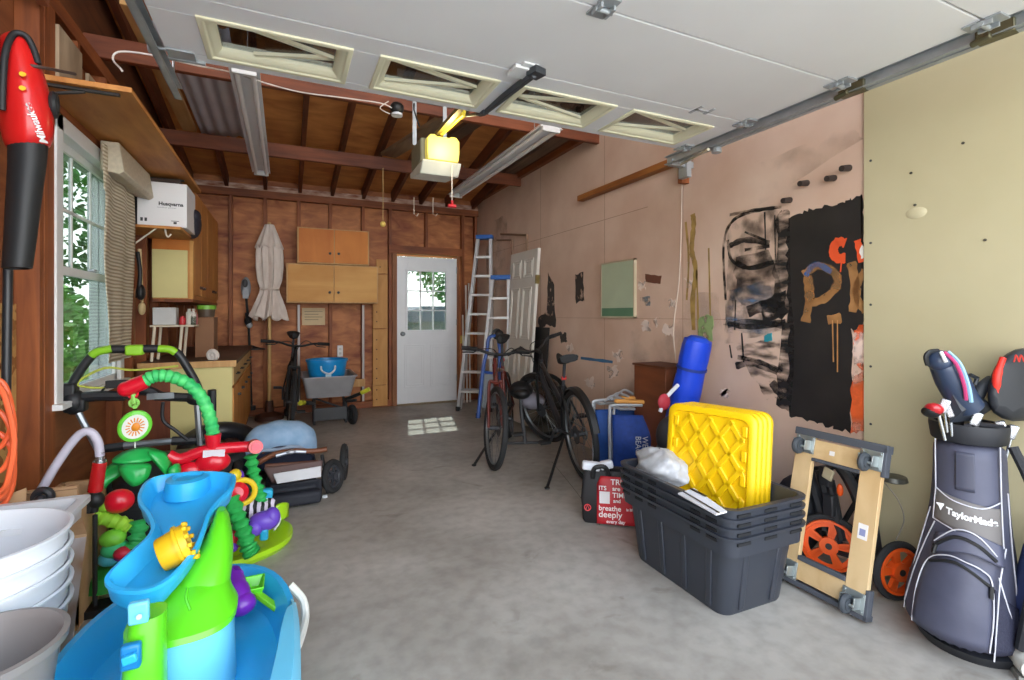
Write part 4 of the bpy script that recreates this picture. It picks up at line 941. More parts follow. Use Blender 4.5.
    q = MB(); q.tube([st, sd], .014); q.xf(Wm); q.build('seat_post', DGR, t)
    if saddle:
        q = MB(); rings = []
        for k in range(9):
            u = k/8; x = -.13+.27*u; w_ = .058*(1-u)**.8+.018; z = .05+.015*math.cos(u*5)
            rings.append([sd+V((x, w_*math.cos(a_), z+.022*math.sin(a_)-(.02 if math.sin(a_) < 0 else 0))) for a_ in [2*PI*j/12 for j in range(12)]])
        q.loft(rings); q.xf(Wm); q.build('saddle', RUB, t)
    q = MB(); q.torus(bb+V((0, -.05, 0)), .085, .006, (0, 1, 0), 30, 5); q.cyl(bb+V((0, -.06, 0)), bb+V((0, .06, 0)), .022)
    for s_ in (-1, 1): q.tube([bb+V((0, s_*.07, 0)), bb+V((s_*.12, s_*.075, -s_*.12))], .012, 6)
    for k in range(5): q.cyl(bb+V((0, -.05, 0)), bb+V((.085*math.cos(k*1.257), -.05, .085*math.sin(k*1.257))), .006, n=5)
    q.xf(Wm); q.build('crankset', DGR, t)
    for s_ in (-1, 1):
        q = MB(); p = bb+V((s_*.12, s_*.13, -s_*.12)); q.obox(p, (.09, .09, .022)); q.xf(Wm); q.build('pedal', BLK, t, bev=.004)
    q = MB(); q.tube([bb+V((0, -.05, .085)), r0+V((0, -.04, .04))], .004, 5); q.tube([bb+V((0, -.05, -.085)), r0+V((.02, -.04, -.09)), r0+V((-.0, -.04, -.04))], .004, 5); q.torus(r0+V((0, -.04, 0)), .045, .008, (0, 1, 0), 20, 5); q.xf(Wm); q.build('chain', STL, t)
    if stand:
        p = Wm @ (bb+V((-.10, .02, -.03))) if stand == 1 else Wm @ (r0+V((.06, .05, 0)))
        q = MB(); e = V(foot or (p.x-.25, p.y, 0)); e.z = .008
        q.tube([p, e], .011); q.sph(e, (.02, .02, .01)); q.build('kickstand', BLK, t)
    q = MB(); q.obox(st+V((-.03, 0, .06)), (.02, .04, .03)); q.xf(Wm); q.build('reflector', mat('c83028', .3), t, bev=.004)
    return t
RB = mat('5c2018', .3, coat=.4, var=.05)
b1 = bike('bicycle', 'red-brown mountain bicycle leaning on its kickstand, front wheel facing out', (2.10, 4.62, 0), (1.585, 3.69, 0), RB, R=.335, lean=.07, steer=.38, stand=2, bw=.28, foot=at(474, 466, Z=0))
b2_ = bike('bicycle', 'black city bicycle with mudguards parked next to the red-brown one', (2.07, 3.20, 0), (2.28, 4.22, 0), mat('2c2e32', .35), R=.345, lean=-.10, steer=.45, bar='rise', fender=True, step=1, sh=-.12, bw=.29, foot=at(547, 489, Z=0))
# frame bag and child seat style basket between the bikes
cs = thing('scooter_seat', 'round black and grey padded seat between the two bicycles', 'seat', (2.1, 4.3, 0))
c_ = at(521, 390, Y=4.35)
q = MB(); q.sph(c_, (.12, .12, .09)); q.sph(c_+V((-.02, -.05, -.02)), (.09, .1, .06)); q.build('seat_shell', BLK, cs)
q = MB(); q.tube([c_+V((0, 0, -.05)), (c_.x, 4.35, .35), (c_.x+.02, 4.30, .01)], .02); q.tube([(c_.x-.18, 4.38, .012), (c_.x+.18, 4.25, .012)], .014); q.build('stand', DGR, cs)
c2 = at(533, 401, Y=4.3); q = MB(); q.sph(c2, (.12, .10, .08)); q.build('grey_pad', mat('85838f', .6), cs)
mw = thing('metal_bowl', 'large shiny metal lid resting on the floor behind the black bicycle', 'lid', (2.4, 4.4, 0))
q = MB(); q.lathe([(.29, 0), (.30, .01), (.26, .02), (.12, .05), (.05, .06), (0, .062)], (2.44, 4.5, .33), 36, (-.92, -.38, .12)); q.build('dish', mat('8a8680', .25, .9), mw)
MB().torus((2.44, 4.5, .33), .30, .022, (-.92, -.38, .12), 36, 8).build('rim', BLK, mw)
# black bicycle against back wall
b3 = bike('bicycle', 'black bicycle seen end-on beside the wheelbarrow at the back wall', (.01, 6.74, 0), (.04, 5.74, 0), BLK, R=.33, lean=-.08, steer=.0, stand=0)

# ================================================================== RIGHT SIDE
# stacked totes
TOTE = mat('32363f', .42, var=.04)
def rr(hx, hy, r, z, n=6):
    pts = []
    for (sx, sy, a0) in ((1, 1, 0), (-1, 1, 90), (-1, -1, 180), (1, -1, 270)):
        for k in range(n+1): t = math.radians(a0+k*90/n); pts.append(V((sx*(hx-r)+r*math.cos(t), sy*(hy-r)+r*math.sin(t), z)))
    return pts
TX, TY, TA = 1.825, 1.775, math.radians(-1)
def tote_shell():
    return
def make_tote(lab, z):
    t = thing('storage_tote', lab, 'storage tote', (TX, TY, z), TA, 'nested charcoal storage totes', local=True)
    H = .362; q = MB()
    q.loft([rr(.175, .285, .05, 0), rr(.180, .292, .055, .012), rr(.198, .335, .06, H-.085), rr(.222, .362, .06, H-.083), rr(.226, .366, .06, H-.012), rr(.236, .378, .065, H-.012), rr(.238, .380, .065, H),
            rr(.214, .356, .055, H), rr(.195, .333, .055, H-.08), rr(.172, .284, .05, .010)]); q.build('bin', TOTE, t)
    if z < .01:
        q = MB()
        for k in range(4):
            y = -.21+.14*k
            for s_ in (-1, 1): q.beam((s_*.1815, y, .02), (s_*.1975, y*1.1, H-.09), .012, .03, (0, 1, 0))
        for s_ in (-1, 1):
            for x in (-.09, .09): q.beam((x, s_*.295, .02), (x*1.1, s_*.333, H-.09), .03, .01, (0, 1, 0))
        q.build('rib', TOTE, t, bev=.004)
    q = MB()
    for s_ in (-1, 1):
        for y in (-.27, -.18, .10, .20, .30): q.box(s_*.218, s_*.229, y-.028, y+.028, H-.034, H-.022)
        for x in (-.15, .0, .15): q.box(x-.035, x+.035, s_*.358, s_*.369, H-.034, H-.022)
    q.build('vent_slot', mat('16181c', .7), t)
    return t
for k, lab in enumerate(('lowest charcoal tote standing on the floor with ribbed sides', 'second charcoal tote nested above the lowest', 'third charcoal tote in the nest, below the topmost', 'topmost charcoal tote holding the yellow lids')):
    make_tote(lab, .038*k if k else 0)
# yellow lids standing in the totes
YL = mat('f2c40c', .35, var=.03)
lw, lh = .36, .54
LM = Matrix.Translation((1.80, 1.64, .20)) @ Matrix.Rotation(math.radians(-24), 4, 'Z')
def lidmesh(): 
    pass
BASE = at(727, 520, Z=.35)
for k in range(4):
    t = thing('tote_lid', ['front yellow lid with raised diamond lattice standing in the totes', 'second yellow tote lid behind the front one', 'third yellow tote lid in the stack', 'rearmost yellow tote lid of the stack'][k], 'lid', (1.8, 1.7, .2), group='yellow tote lids')
    M0 = Matrix.Translation((1.815+.033*k, 1.76+.002*k, .132)) @ Matrix.Rotation(math.radians(-74), 4, 'Z') @ Matrix.Rotation(math.radians(-6), 4, 'X')
    q = MB(); hx, hz = .222, .335
    def R3(a, b, r, y, zc=hz+.0): return [V((p.x, y, p.y+zc)) for p in rr(a, b, r, 0, 6)]
    q.loft([R3(hx-.02, hz-.02, .04, .012), R3(hx, hz, .05, .012), R3(hx, hz, .05, -.012), R3(hx-.012, hz-.012, .05, -.022), R3(hx-.03, hz-.03, .045, -.022), R3(hx-.036, hz-.036, .04, -.010)])
    q.xf(M0); q.build('lid_panel', YL, t)
    if k == 0:
        q = MB(); s = .104
        for (u, dirn) in [(i, 1) for i in range(-4, 5)]+[(i, -1) for i in range(-4, 5)]:
            # line x = u*s + dirn*(z-zc) clipped to the panel
            pts = []
            for n_ in range(61):
                z = -hz+.045+(2*hz-.09)*n_/60; x = u*s+dirn*z*.75
                if abs(x) < hx-.048: pts.append(V((x, -.014, z+hz)))
            if len(pts) > 6: q.beam(pts[0], pts[-1], .026, .014, (0, 1, 0))
        q.xf(M0); q.build('lattice', YL, t, bev=.004)
        q = MB()
        for z in (.12, .23, .34, .45, .56):
            for s_ in (-1, 1): q.box(s_*(hx-.05)-.012, s_*(hx-.05)+.012, -.024, -.01, z, z+.05)
        q.xf(M0); q.build('edge_lug', YL, t, bev=.004)
# plastic sheet and papers in the tote
def cg(u, v):
    a_ = 2*PI*u; b_ = PI*(.02+.96*v); w_ = 1+.10*math.sin(a_*3+v*9)*math.sin(b_)+.07*math.sin(a_*7+v*17)*math.sin(b_)+.05*math.sin(a_*2-v*25)*math.sin(b_)
    return V((1.735, 1.98, .475))+V((.085*w_*math.sin(b_)*math.cos(a_), .155*w_*math.sin(b_)*math.sin(a_), .095*w_*math.cos(b_)))
tag(MB().grid(cg, 40, 28).build('plastic_bag', mat('b4b6ba', .35, scale=25, var=.15, bump=.3)), 'crumpled translucent grey plastic bag in the topmost tote', 'bag')
pp = thing('paper_booklet', 'white printed booklet lying by the lids in the tote', 'booklet', at(700, 500, Z=.46))
a, b2, c_, d_ = at(678, 493, Z=.50), at(694, 488, Z=.52), at(727, 511, Z=.505), at(716, 514, Z=.50)
MB().add([a, b2, c_, d_]+[p-V((0, 0, .006)) for p in (a, b2, c_, d_)], [(0, 1, 2, 3), (4, 7, 6, 5), (0, 4, 5, 1), (1, 5, 6, 2), (2, 6, 7, 3), (3, 7, 4, 0)]).build('cover', mat('dcdce0'), pp, smooth=False)
q = MB(); q.beam(a.lerp(b2, .3)+V((0, 0, .002)), d_.lerp(c_, .3)+V((0, 0, .002)), .006, .002); q.beam(a.lerp(b2, .8)+V((0, 0, .002)), b2.lerp(c_, .4)+V((0, 0, .002)), .012, .002); q.build('printed_line', BLK, pp)
# red and black shopping bag
rb = thing('shopping_bag', 'black and red tote bag with white lettering beside the charcoal totes', 'bag', (1.85, 2.6, 0))
a, b2 = V((1.64, 2.53, 0)), V((1.92, 2.33, 0)); ux = (b2-a).normalized(); uy = V((-ux.y, ux.x, 0))
BM = Matrix((ux, uy, V((0, 0, 1)))).transposed().to_4x4(); BM = Matrix.Translation(a) @ BM
q = MB()
def ring(z, x0, x1, y0, y1, r=.02, wob=0): return [V((x0+(x1-x0)/2+p.x, (y0+y1)/2+p.y+wob*math.sin(p.x*25), z)) for p in rr((x1-x0)/2, (y1-y0)/2, r, 0, 3)]
q.loft([ring(0, .0, .33, 0, .17), ring(.02, -.01, .34, -.01, .18), ring(.15, -.02, .35, -.02, .17, wob=.006), ring(.27, -.01, .33, .0, .15, wob=.008), ring(.31, .0, .32, .02, .13), ring(.30, .01, .31, .03, .12), ring(.2, .02, .3, .03, .12)]); q.xf(BM); q.build('bag_body', mat('1d1c1f', .6), rb)
q = MB(); q.grid(lambda u, v: V((.075+.25*u, -.026-.004*math.sin(u*3.1)+(.024*max(0, v-.55)/.45), .012+(.275)*v-.05*v*(u < .01))), 12, 12); q.xf(BM); q.build('red_panel', mat('b81f2a', .5), rb, solid=.004, label='red printed panel')
WL = mat('f0e8e6', .5)
def bt(s, x, z, size, sx=1): lettering(s, size, WL, rb, BM @ V((x, -.035, z)), ux, (0, 0, 1), sx=sx, bold=.0006)
bt('ITS', .085, .215, .035); bt('TRUE', .155, .25, .045); bt('are', .165, .215, .035); bt('TIME', .165, .175, .04); bt('and', .17, .145, .03)
bt('breathe', .085, .095, .042); bt('deeply', .085, .055, .052); bt('every day', .13, .022, .028); bt('is life', .245, .10, .022)
q = MB(); q.box(.09, .15, -.034, -.030, .135, .205); q.xf(BM); q.build('white_label', mat('e4e0e2'), rb)
q = MB(); q.torus((.02, -.022, .1), .018, .0035, (0, 1, 0), 20, 5); q.tube([(.01, -.025, .09), (.02, -.025, .115), (.03, -.025, .09)], .003, 5); q.xf(BM); q.build('round_emblem', mat('d84a50'), rb)
q = MB(); q.tube(sm([(.05, .0, .27), (.06, -.005, .33), (.12, .0, .34), (.15, .01, .28)], 5), .014, 8); q.tube(sm([(.0, .1, .29), (.02, .06, .33), (.0, .02, .28)], 5), .01, 8); q.xf(BM); q.build('bag_strap', BLK, rb)
q = MB(); q.obox((.04, .03, .335), (.11, .05, .05), (.1, .1, .1)); q.obox((.13, .05, .34), (.08, .05, .05), (0, -.2, .2)); q.xf(BM); tag(q.build('tissue_pack', mat('dfe2ea', .6), bev=.012), 'white folded packet sticking out of the red and black bag', 'packet')
# beach chairs
NAVY = mat('153a86', .7, bump=.15, scale=30, var=.15)
def chair_(lab, base, wd, ht, m, ang, lean=.1, text=False, arms=True):
    t = thing('folding_chair', lab, 'folding chair', base, ang)
    M_ = Matrix.Translation(V(base)) @ Matrix.Rotation(ang, 4, 'Z') @ Matrix.Rotation(-lean, 4, 'X')
    q = MB(); h = wd/2
    q.tube(sm([(-h, 0, 0), (-h, 0, ht*.5), (-h, 0, ht-.05), (-h+.04, 0, ht), (h-.04, 0, ht), (h, 0, ht-.05), (h, 0, ht*.5), (h, 0, 0)], 4), .012, 8)
    q.tube(sm([(-h+.03, .07, .02), (-h+.03, .07, ht*.9), (-h+.08, .07, ht*.95), (h-.08, .07, ht*.95), (h-.03, .07, ht*.9), (h-.03, .07, .02)], 3), .011, 8)
    q.tube([(-h, 0, .02), (-h+.03, .07, .02)], .01); q.tube([(h, 0, .02), (h-.03, .07, .02)], .01)
    q.xf(M_); q.build('frame', mat('c8ccd2', .35, .5), t)
    def sg(u, v): return V(((-h+.02)+(wd-.04)*u, -.02+.03*math.sin(v*7)+.012*math.sin(u*9+v*3)+.0, .04+(ht-.11)*v))
    q = MB().grid(sg, 16, 24); q.xf(M_); q.build('seat_cloth', m, t, solid=.03)
    def sg2(u, v): return V(((-h+.04)+(wd-.08)*u, .045+.02*math.sin(v*5+1), .06+(ht-.16)*v))
    q = MB().grid(sg2, 12, 16); q.xf(M_); q.build('back_cloth', m, t, solid=.025)
    if arms:
        for s_, yy in ((1, -.03), (-1, .05)):
            q = MB(); q.box(-h+.03+.05*(s_ < 0), h+.02+.04*(s_ < 0), yy, yy+.05, ht+.015+.02*(s_ < 0), ht+.045+.02*(s_ < 0)); q.xf(M_); q.build('armrest', wood('b87a30', 'd89c4c', (1, 5, 5)), t, bev=.012)
    if text:
        q = MB()
        p = M_ @ V((.02, -.082, ht*.66)); lettering('WE NEED\nBEACH', .055, mat('c8ccd8'), t, p, M_.to_3x3() @ V((0, 0, -1)), M_.to_3x3() @ V((1, 0, 0)), sx=.9)
    return t
ca = math.atan2(-.6, .8)
chair_('navy folding beach chair with white lettering and wooden armrests', (2.27, 2.80, .0), .40, .60, NAVY, ca+.05, .12, True)
chair_('navy folding beach chair behind the lettered one, nearest the black bicycle', (2.27, 3.06, .0), .34, .60, mat('1c4a94', .7, bump=.15, scale=30), ca+.3, .1, False, False)
q = MB(); 
for k in range(3): q.tube(sm([at(604+k*6, 402-k*3, Y=2.95), at(612+k*6, 396-k*3, Y=2.95), at(625+k*4, 400-k*3, Y=2.95)], 5), .009, 6)
tag(q.build('metal_bracket_bundle', mat('b8bcc0', .3, .6)), 'bundle of silver hinged tubes on top of the beach chairs', 'tubes')
# rolled blue sleeping pad
sp = thing('sleeping_bag', 'bright royal blue rolled bag standing upright against the pink wall', 'rolled bag', (2.36, 2.45, 0))
a = at(676, 437, X=2.36); b2 = at(698, 340, X=2.40); ax = (b2-a).normalized()
R_ = []; q_ = V((0, 0, 1)).rotation_difference(ax)
for v in [i/16 for i in range(17)]:
    r = .098*(1-.02*math.sin(v*22))*(1 if .03 < v < .97 else .92)
    r *= 1-.05*math.exp(-((v-.72)/.04)**2)
    R_.append([a.lerp(b2, v)+q_ @ V((r*math.cos(2*PI*k/28)*(1+.03*math.sin(k*2.2+v*9)), r*.85*math.sin(2*PI*k/28), 0)) for k in range(28)])
MB().loft(R_).build('roll', mat('1240c8', .45, var=.1, bump=.2), sp)
q = MB()
for v in (.12, .72):
    q.lathe([(.094, -.009), (.101, -.008), (.101, .008), (.094, .009)], a.lerp(b2, v), 28, ax, sy=.88)
q.build('strap', mat('16307e', .6), sp)
q = MB(); q.cyl(b2, b2+ax*.02, .075, .05, 24); q.build('roll_end', mat('1a48c4', .5), sp)
# brown cabinet box
bb_ = thing('wooden_box', 'dark brown wooden cabinet box between beach chairs and blue rolled bag', 'wooden box', (2.45, 2.85, .45))
MB().box(2.33, 2.575, 2.60, 2.93, .30, .885).build('body', wood('5a2c14', '7c4424', (5, 1, 5)), bb_, bev=.004); MB().box(2.32, 2.58, 2.59, 2.94, .885, .90).build('lid', wood('4a2410', '6c3a1e', (5, 1, 5)), bb_, bev=.003)
MB().box(2.33, 2.575, 2.60, 2.93, 0, .30).build('base', wood('4a2410', '6c3a1e', (5, 1, 5)), bb_, bev=.003)
# soft bags between the roll and the totes
sb = thing('sports_bag', 'grey bag with red and white patches below the blue rolled bag', 'bag', (2.15, 2.4, 0))
q = MB(); q.sph((2.17, 2.36, .50), (.10, .10, .13)); q.sph((2.17, 2.36, .27), (.12, .12, .27)); q.build('bag_body', mat('34343a', .7, bump=.2, scale=20), sb)
q = MB(); q.sph(at(664, 402, Y=2.30), (.045, .02, .05)); q.build('red_patch', mat('a82a38', .6), sb)
q = MB(); q.tube(sm([at(660, 412, Y=2.30), at(666, 398, Y=2.3), at(678, 385, Y=2.3)], 5), .012); q.build('white_strap', mat('c8ccd4'), sb)
q = MB(); q.sph((2.22, 2.2, .30), (.12, .12, .28)); tag(q.build('teal_bag', mat('1c3c48', .7, bump=.2)), 'dark teal bag mostly hidden behind the yellow lids', 'bag')
for j, (x, y, z, r) in enumerate(((2.28, 1.95, .18, .17), (2.42, 1.72, .2, .12))):
    tag(MB().sph((x, y, z+.02), (r*.8, r, z)).build('dark_bag', mat('20242c', .7, bump=.2)), ['dark bag behind the totes beside the mover dolly', 'dark bundle by the wall behind the mover dolly'][j], 'bag')
# mirror on the pink wall
mi = thing('wall_mirror', 'square pale green board mounted on the pink wall', 'board', (2.59, 3.47, 1.46))
MB().box(2.575, 2.598, 3.245, 3.69, 1.235, 1.70).build('panel', mat('b4c4a8', .3, var=.04), mi, bev=.002)
q = MB()
for (a0, a1, c0, c1) in ((3.235, 3.70, 1.225, 1.237), (3.235, 3.70, 1.698, 1.71), (3.235, 3.247, 1.225, 1.71), (3.688, 3.70, 1.225, 1.71)): q.box(2.572, 2.6, a0, a1, c0, c1)
q.build('frame', mat('c0b498', .4), mi); MB().box(2.5735, 2.576, 3.25, 3.685, 1.24, 1.31).build('lower_band', mat('5c8468', .5), mi)
# mover dolly leaning on the wall
dl = thing('mover_dolly', 'wooden furniture dolly with four casters leaning on end against the wall', 'dolly', (2.14, 1.45, 0))
P0, P1 = at(779, 576, Z=.015), at(865, 621, Z=.015)     # bottom corners
T0, T1 = at(784, 430, X=P0.x+.15), at(897, 446, X=P1.x+.15)
ux = (P1-P0); W = ux.length; ux.normalize(); up = ((T0-P0)+(T1-P1))/2; Hh = up.length; up.normalize(); nn = ux.cross(up).normalized(); up = nn.cross(ux)
if nn.dot(V((-1, -1, 0))) < 0: nn = -nn
DM = Matrix((ux, nn, up)).transposed().to_4x4(); DM = Matrix.Translation(P0) @ DM
DW_ = wood('c2a070', 'dcc092', (4, 4, 1)); DWH = wood('c2a070', 'dcc092', (1, 4, 4))
rw = .085
for (x0, x1) in ((0, rw), (W-rw, W)): MB().box(x0, x1, -.012, .012, .02, Hh-.02).xf(DM).build('side_board', DW_, dl, bev=.002)
for (z0, z1) in ((.03, .03+rw), (Hh-.03-rw, Hh-.03)): MB().box(rw+.001, W-rw-.001, -.012, .010, z0, z1).xf(DM).build('cross_board', DWH, dl, bev=.002)
q = MB(); e = .016
q.box(-.012, W+.012, -.03, .016, Hh-.022, Hh+.012); q.box(-.012, W+.012, -.03, .016, 0, .022); q.box(rw-.0, W-rw, -.014, .018, Hh-.045-rw, Hh-.03-rw); q.box(rw-.0, W-rw, -.014, .018, .03+rw, .05+rw)
q.box(W-.004, W+.012, -.02, .016, 0, .12); q.box(W-.004, W+.012, -.02, .016, Hh-.12, Hh); q.xf(DM); q.build('rubber_edge', mat('4a4e56', .8), dl, bev=.003)
for (x, z) in ((.045, .06), (W-.045, .06), (.045, Hh-.06), (W-.045, Hh-.06)):
    q = MB(); q.box(x-.045, x+.045, .012, .018, z-.04, z+.04); q.box(x-.03, x-.024, .018, .06, z-.025, z+.02); q.box(x+.024, x+.03, .018, .06, z-.025, z+.02); q.cyl((x-.03, .058, z-.012), (x+.03, .058, z-.012), .006, n=8)
    for dx_ in (-.035, .035):
        for dz_ in (-.03, .03): q.cyl((x+dx_, .018, z+dz_), (x+dx_, .022, z+dz_), .006, n=8)
    q.xf(DM); cb = q.build('caster', mat('a8b0b0', .3, .7), dl, bev=.001)
    q = MB(); q.torus((x, .062, z-.012), .028, .012, (1, 0, 0), 22, 8); q.cyl((x-.012, .062, z-.012), (x+.012, .062, z-.012), .022); q.xf(DM); q.build('caster_wheel', mat('3c4248', .6), cb)
q = MB(); q.box(W-.062, W-.024, .0125, .0135, Hh*.44, Hh*.53); q.xf(DM); q.build('paper_label', mat('ece8e4'), dl)
q = MB(); q.box(W-.055, W-.032, .0136, .014, Hh*.46, Hh*.5); q.xf(DM); q.build('label_print', mat('8a90b8'), dl)
q = MB(); q.box(W*.42, W*.48, .0105, .0115, Hh-.085, Hh-.065); q.xf(DM); q.build('sticker', mat('ece8e4'), dl)
# folded push cart with orange wheels
pc = thing('golf_push_cart', 'folded black push cart with orange wheels behind the mover dolly', 'push cart', (2.38, 1.4, 0))
ORW = mat('e85a1c', .4)
def owheel(c_, r, ax, tire=True):
    ax = V(ax).normalized(); qd = V((0, 0, 1)).rotation_difference(ax)
    w_ = MB().torus(c_, r-.014, .015, ax, 40, 8).build('wheel', RUB, pc)
    q = MB(); q.torus(c_, r-.033, .010, ax, 40, 6, rz=.02)
    for k in range(5):
        a_ = 2*PI*k/5+.3
        for o_ in (-.10, .10): q.beam(V(c_)+qd @ V((.02*math.cos(a_), .02*math.sin(a_), 0)), V(c_)+qd @ V(((r-.035)*math.cos(a_+o_), (r-.035)*math.sin(a_+o_), 0)), .022, .016, ax)
    q.cyl(V(c_)-ax*.02, V(c_)+ax*.02, .04, n=16); q.lathe([(.085, -.004), (r-.03, -.004), (r-.03, .004), (.085, .004)], c_, 36, ax); q.build('wheel_rim', ORW, w_)
    MB().cyl(V(c_)-ax*.024, V(c_)+ax*.024, .014, n=12).build('hub_cap', BLK, w_)
c1 = at(829, 556, X=2.35); owheel((c1.x, c1.y, .155), .145, (-.87, -.48, .10))
c2 = at(898, 572, X=2.43); owheel((c2.x, c2.y, .135), .128, (-.22, -.97, .0))
def cp(x, y, X=2.38): return at(x, y, X=X)
q = MB()
q.tube([cp(806, 462), cp(818, 500), cp(826, 530)], .026); q.tube([cp(820, 470), cp(835, 525), cp(838, 548)], .022); q.tube(sm([cp(836, 462), cp(848, 478), cp(860, 505), cp(866, 545)], 5), .026); q.tube([cp(830, 480), cp(842, 540)], .02); q.tube([cp(812, 480, 2.42), cp(822, 540, 2.42)], .022)
q.tube([cp(812, 470, 2.42), cp(842, 465, 2.42)], .014); q.tube([cp(868, 480, 2.46), cp(880, 560, 2.46)], .016); q.tube([cp(832, 550), cp(895, 570, 2.42)], .014); q.tube([cp(845, 520, 2.44), cp(875, 470, 2.44)], .012)
q.build('frame_tube', mat('1e2024', .4), pc)
q = MB(); q.obox(cp(826, 476, 2.36), (.04, .05, .09)); q.obox(cp(830, 505, 2.36), (.04, .05, .10)); q.sph(cp(868, 478, 2.44), (.05, .05, .05)); q.sph(cp(856, 470, 2.44), (.05, .05, .05)); q.build('joint_block', mat('26282c', .5), pc, bev=.006)
q = MB(); q.obox(cp(828, 474, 2.33), (.012, .05, .055), (.3, 0, 0)); q.build('joint_plate', mat('b8b094', .4), pc, bev=.006)
q = MB(); q.sph(cp(826, 459, 2.34), (.02, .022, .02)); q.sph(cp(840, 490, 2.36), (.014, .014, .03)); q.build('orange_knob', ORW, pc)
q = MB(); q.tube(sm([cp(884, 482, 2.44), cp(898, 500, 2.44), cp(904, 520, 2.44), cp(896, 540, 2.44)], 6), .003, 6); q.build('brake_wire', mat('8a8478'), pc)
q = MB(); q.lathe([(.0, .02), (.05, .018), (.055, 0), (.05, -.004), (0, .01)], cp(893, 480, 2.45), 20); q.build('top_disc', mat('4a4a44', .4, .4), pc)

# golf bag
GB = mat('4c4e60', .55, var=.06, scale=12, bump=.05); GBD = mat('1c1e24', .6); GBG = mat('6e6a68', .55); PIP = mat('c8c8d0', .5)
G0 = at(955, 640, Z=0)
GC = V((2.36, .985, 0)); gax = V((.02, .03, 1)).normalized()
gg = thing('golf_bag', 'blue-grey golf bag with black base and pale piping standing by the right wall', 'golf bag', GC)
to_cam = V((-GC.x, -GC.y, 0)).normalized(); side = V((-to_cam.y, to_cam.x, 0))      # side = picture left->?
if side.dot(V((_c, -_s, 0))) < 0: side = -side
def gring(z, hw, hd, off=0, n=32, bulge=0, sh=0):
    c_ = GC+V((.03*z, .04*z, z))
    r_ = []
    for k in range(n):
        a_ = 2*PI*k/n; cx_, sy_ = math.cos(a_), math.sin(a_)
        r_.append(c_+side*(hw*cx_+sh)+to_cam*(hd*sy_+(bulge*max(0, sy_)**1.5)))
    return r_
Wd = [(.03, .165, .15, .03, -.02), (.10, .172, .15, .04, -.025), (.20, .165, .14, .045, -.015), (.32, .143, .13, .035, 0), (.45, .120, .115, .012, .010), (.60, .108, .105, 0, .016), (.72, .106, .10, 0, .018), (.775, .106, .10, 0, .018)]
MB().loft([gring(z, hw, hd, bulge=b_, sh=s_) for z, hw, hd, b_, s_ in Wd]).build('bag_body', GB, gg, sub=1)
MB().loft([gring(0, .14, .13, sh=-.0), gring(.02, .155, .145), gring(.05, .165, .15, bulge=.03)]).build('base', GBD, gg)
MB().loft([gring(.77, .108, .104, sh=.018), gring(.775, .112, .108, sh=.018), gring(.825, .118, .112, sh=.018), gring(.838, .117, .11, sh=.018), gring(.838, .100, .092, sh=.018), gring(.80, .097, .09, sh=.018)]).build('top_collar', GBD, gg)
def gpt(u, z, out=.006):
    """point on the front of the bag: u in -1..1 across, z height"""
    for i in range(len(Wd)-1):
        if Wd[i][0] <= z <= Wd[i+1][0]: t = (z-Wd[i][0])/(Wd[i+1][0]-Wd[i][0]); hw, hd, b_, s_ = [Wd[i][j]+(Wd[i+1][j]-Wd[i][j])*t for j in (1, 2, 3, 4)]; break
    else: hw, hd, b_, s_ = Wd[-1][1:]
    x = u*hw; sy_ = math.sqrt(max(0, 1-u*u)); return GC+V((.03*z, .04*z, z))+side*(x+s_)+to_cam*(hd*sy_+b_*sy_**1.5+out)
def gpatch(name, m, f, nu=14, nv=10, out=.006, **k):
    def g(u, v):
        a_, z = f(u, v); return gpt(a_, z, out)
    return MB().grid(g, nu, nv).build(name, m, gg, solid=.006, **k)
gpatch('logo_band', GBG, lambda u, v: (-.85+1.62*u, .475+.105*v-.05*u*(1-v*.4)), label='grey band with white lettering')
gpatch('upper_pocket', mat('424454', .5, bump=.1), lambda u, v: (-.35+.5*u, .60+.14*v), out=.004)
gpatch('front_pocket', mat('484a5c', .5, bump=.12, scale=18), lambda u, v: (-.78+1.25*u, .09+.24*v+.04*math.sin(u*PI)*v), out=.03)
gpatch('middle_pocket', mat('4e5062', .5, bump=.12, scale=18), lambda u, v: (-.72+1.45*u, .36+.07*v+.035*math.sin(u*PI)), out=.022)
gpatch('mesh_pocket', mat('24263a', .7, scale=120, bump=.4), lambda u, v: (.52+.42*u, .07+.22*v-.08*u*v), out=.012)
def gline(pts, out=.012, r=.0032): return sm([gpt(a_, z, out) for a_, z in pts], 6), r
q = MB()
for pts, o_ in (([(-.85, .47), (-.3, .455), (.3, .425), (.75, .42)], .012), ([(-.85, .585), (-.4, .56), (.3, .55), (.78, .575)], .012), ([(-.85, .47), (-.87, .585)], .012), ([(.75, .42), (.78, .575), (.8, .77)], .012), ([(-.87, .585), (-.9, .77)], .01),
              ([(-.78, .09), (-.8, .22), (-.76, .33), (-.4, .375), (0, .37), (.3, .355), (.47, .32), (.5, .2), (.46, .09)], .036), ([(-.95, .12), (-.93, .25), (-.9, .37), (-.8, .46)], .008), ([(.52, .05), (.56, .2), (.62, .32), (.8, .42)], .016),
              ([(.6, .33), (.75, .22), (.92, .1)], .016), ([(-.98, .08), (-.98, .3), (-.95, .5)], .004), ([(.92, .08), (.9, .25), (.93, .42), (.96, .6)], .006), ([(-.72, .40), (-.3, .465), (.2, .46), (.6, .40)], .028)):
    P, r = gline(pts, o_); q.tube(P, .0024, 6)
q.build('piping', PIP, gg)
q = MB()
for pts, o_ in (([(-.70, .385), (-.3, .44), (.2, .43), (.58, .385)], .03), ([(-.72, .33), (-.2, .36), (.42, .31)], .038)):
    P, r = gline(pts, o_); q.tube(P, .006, 6)
q.tube([gpt(-.66, .39, .03), gpt(-.68, .36, .034)], .006); q.tube([gpt(.46, .31, .04), gpt(.46, .27, .04)], .007); q.build('zip', BLK, gg)
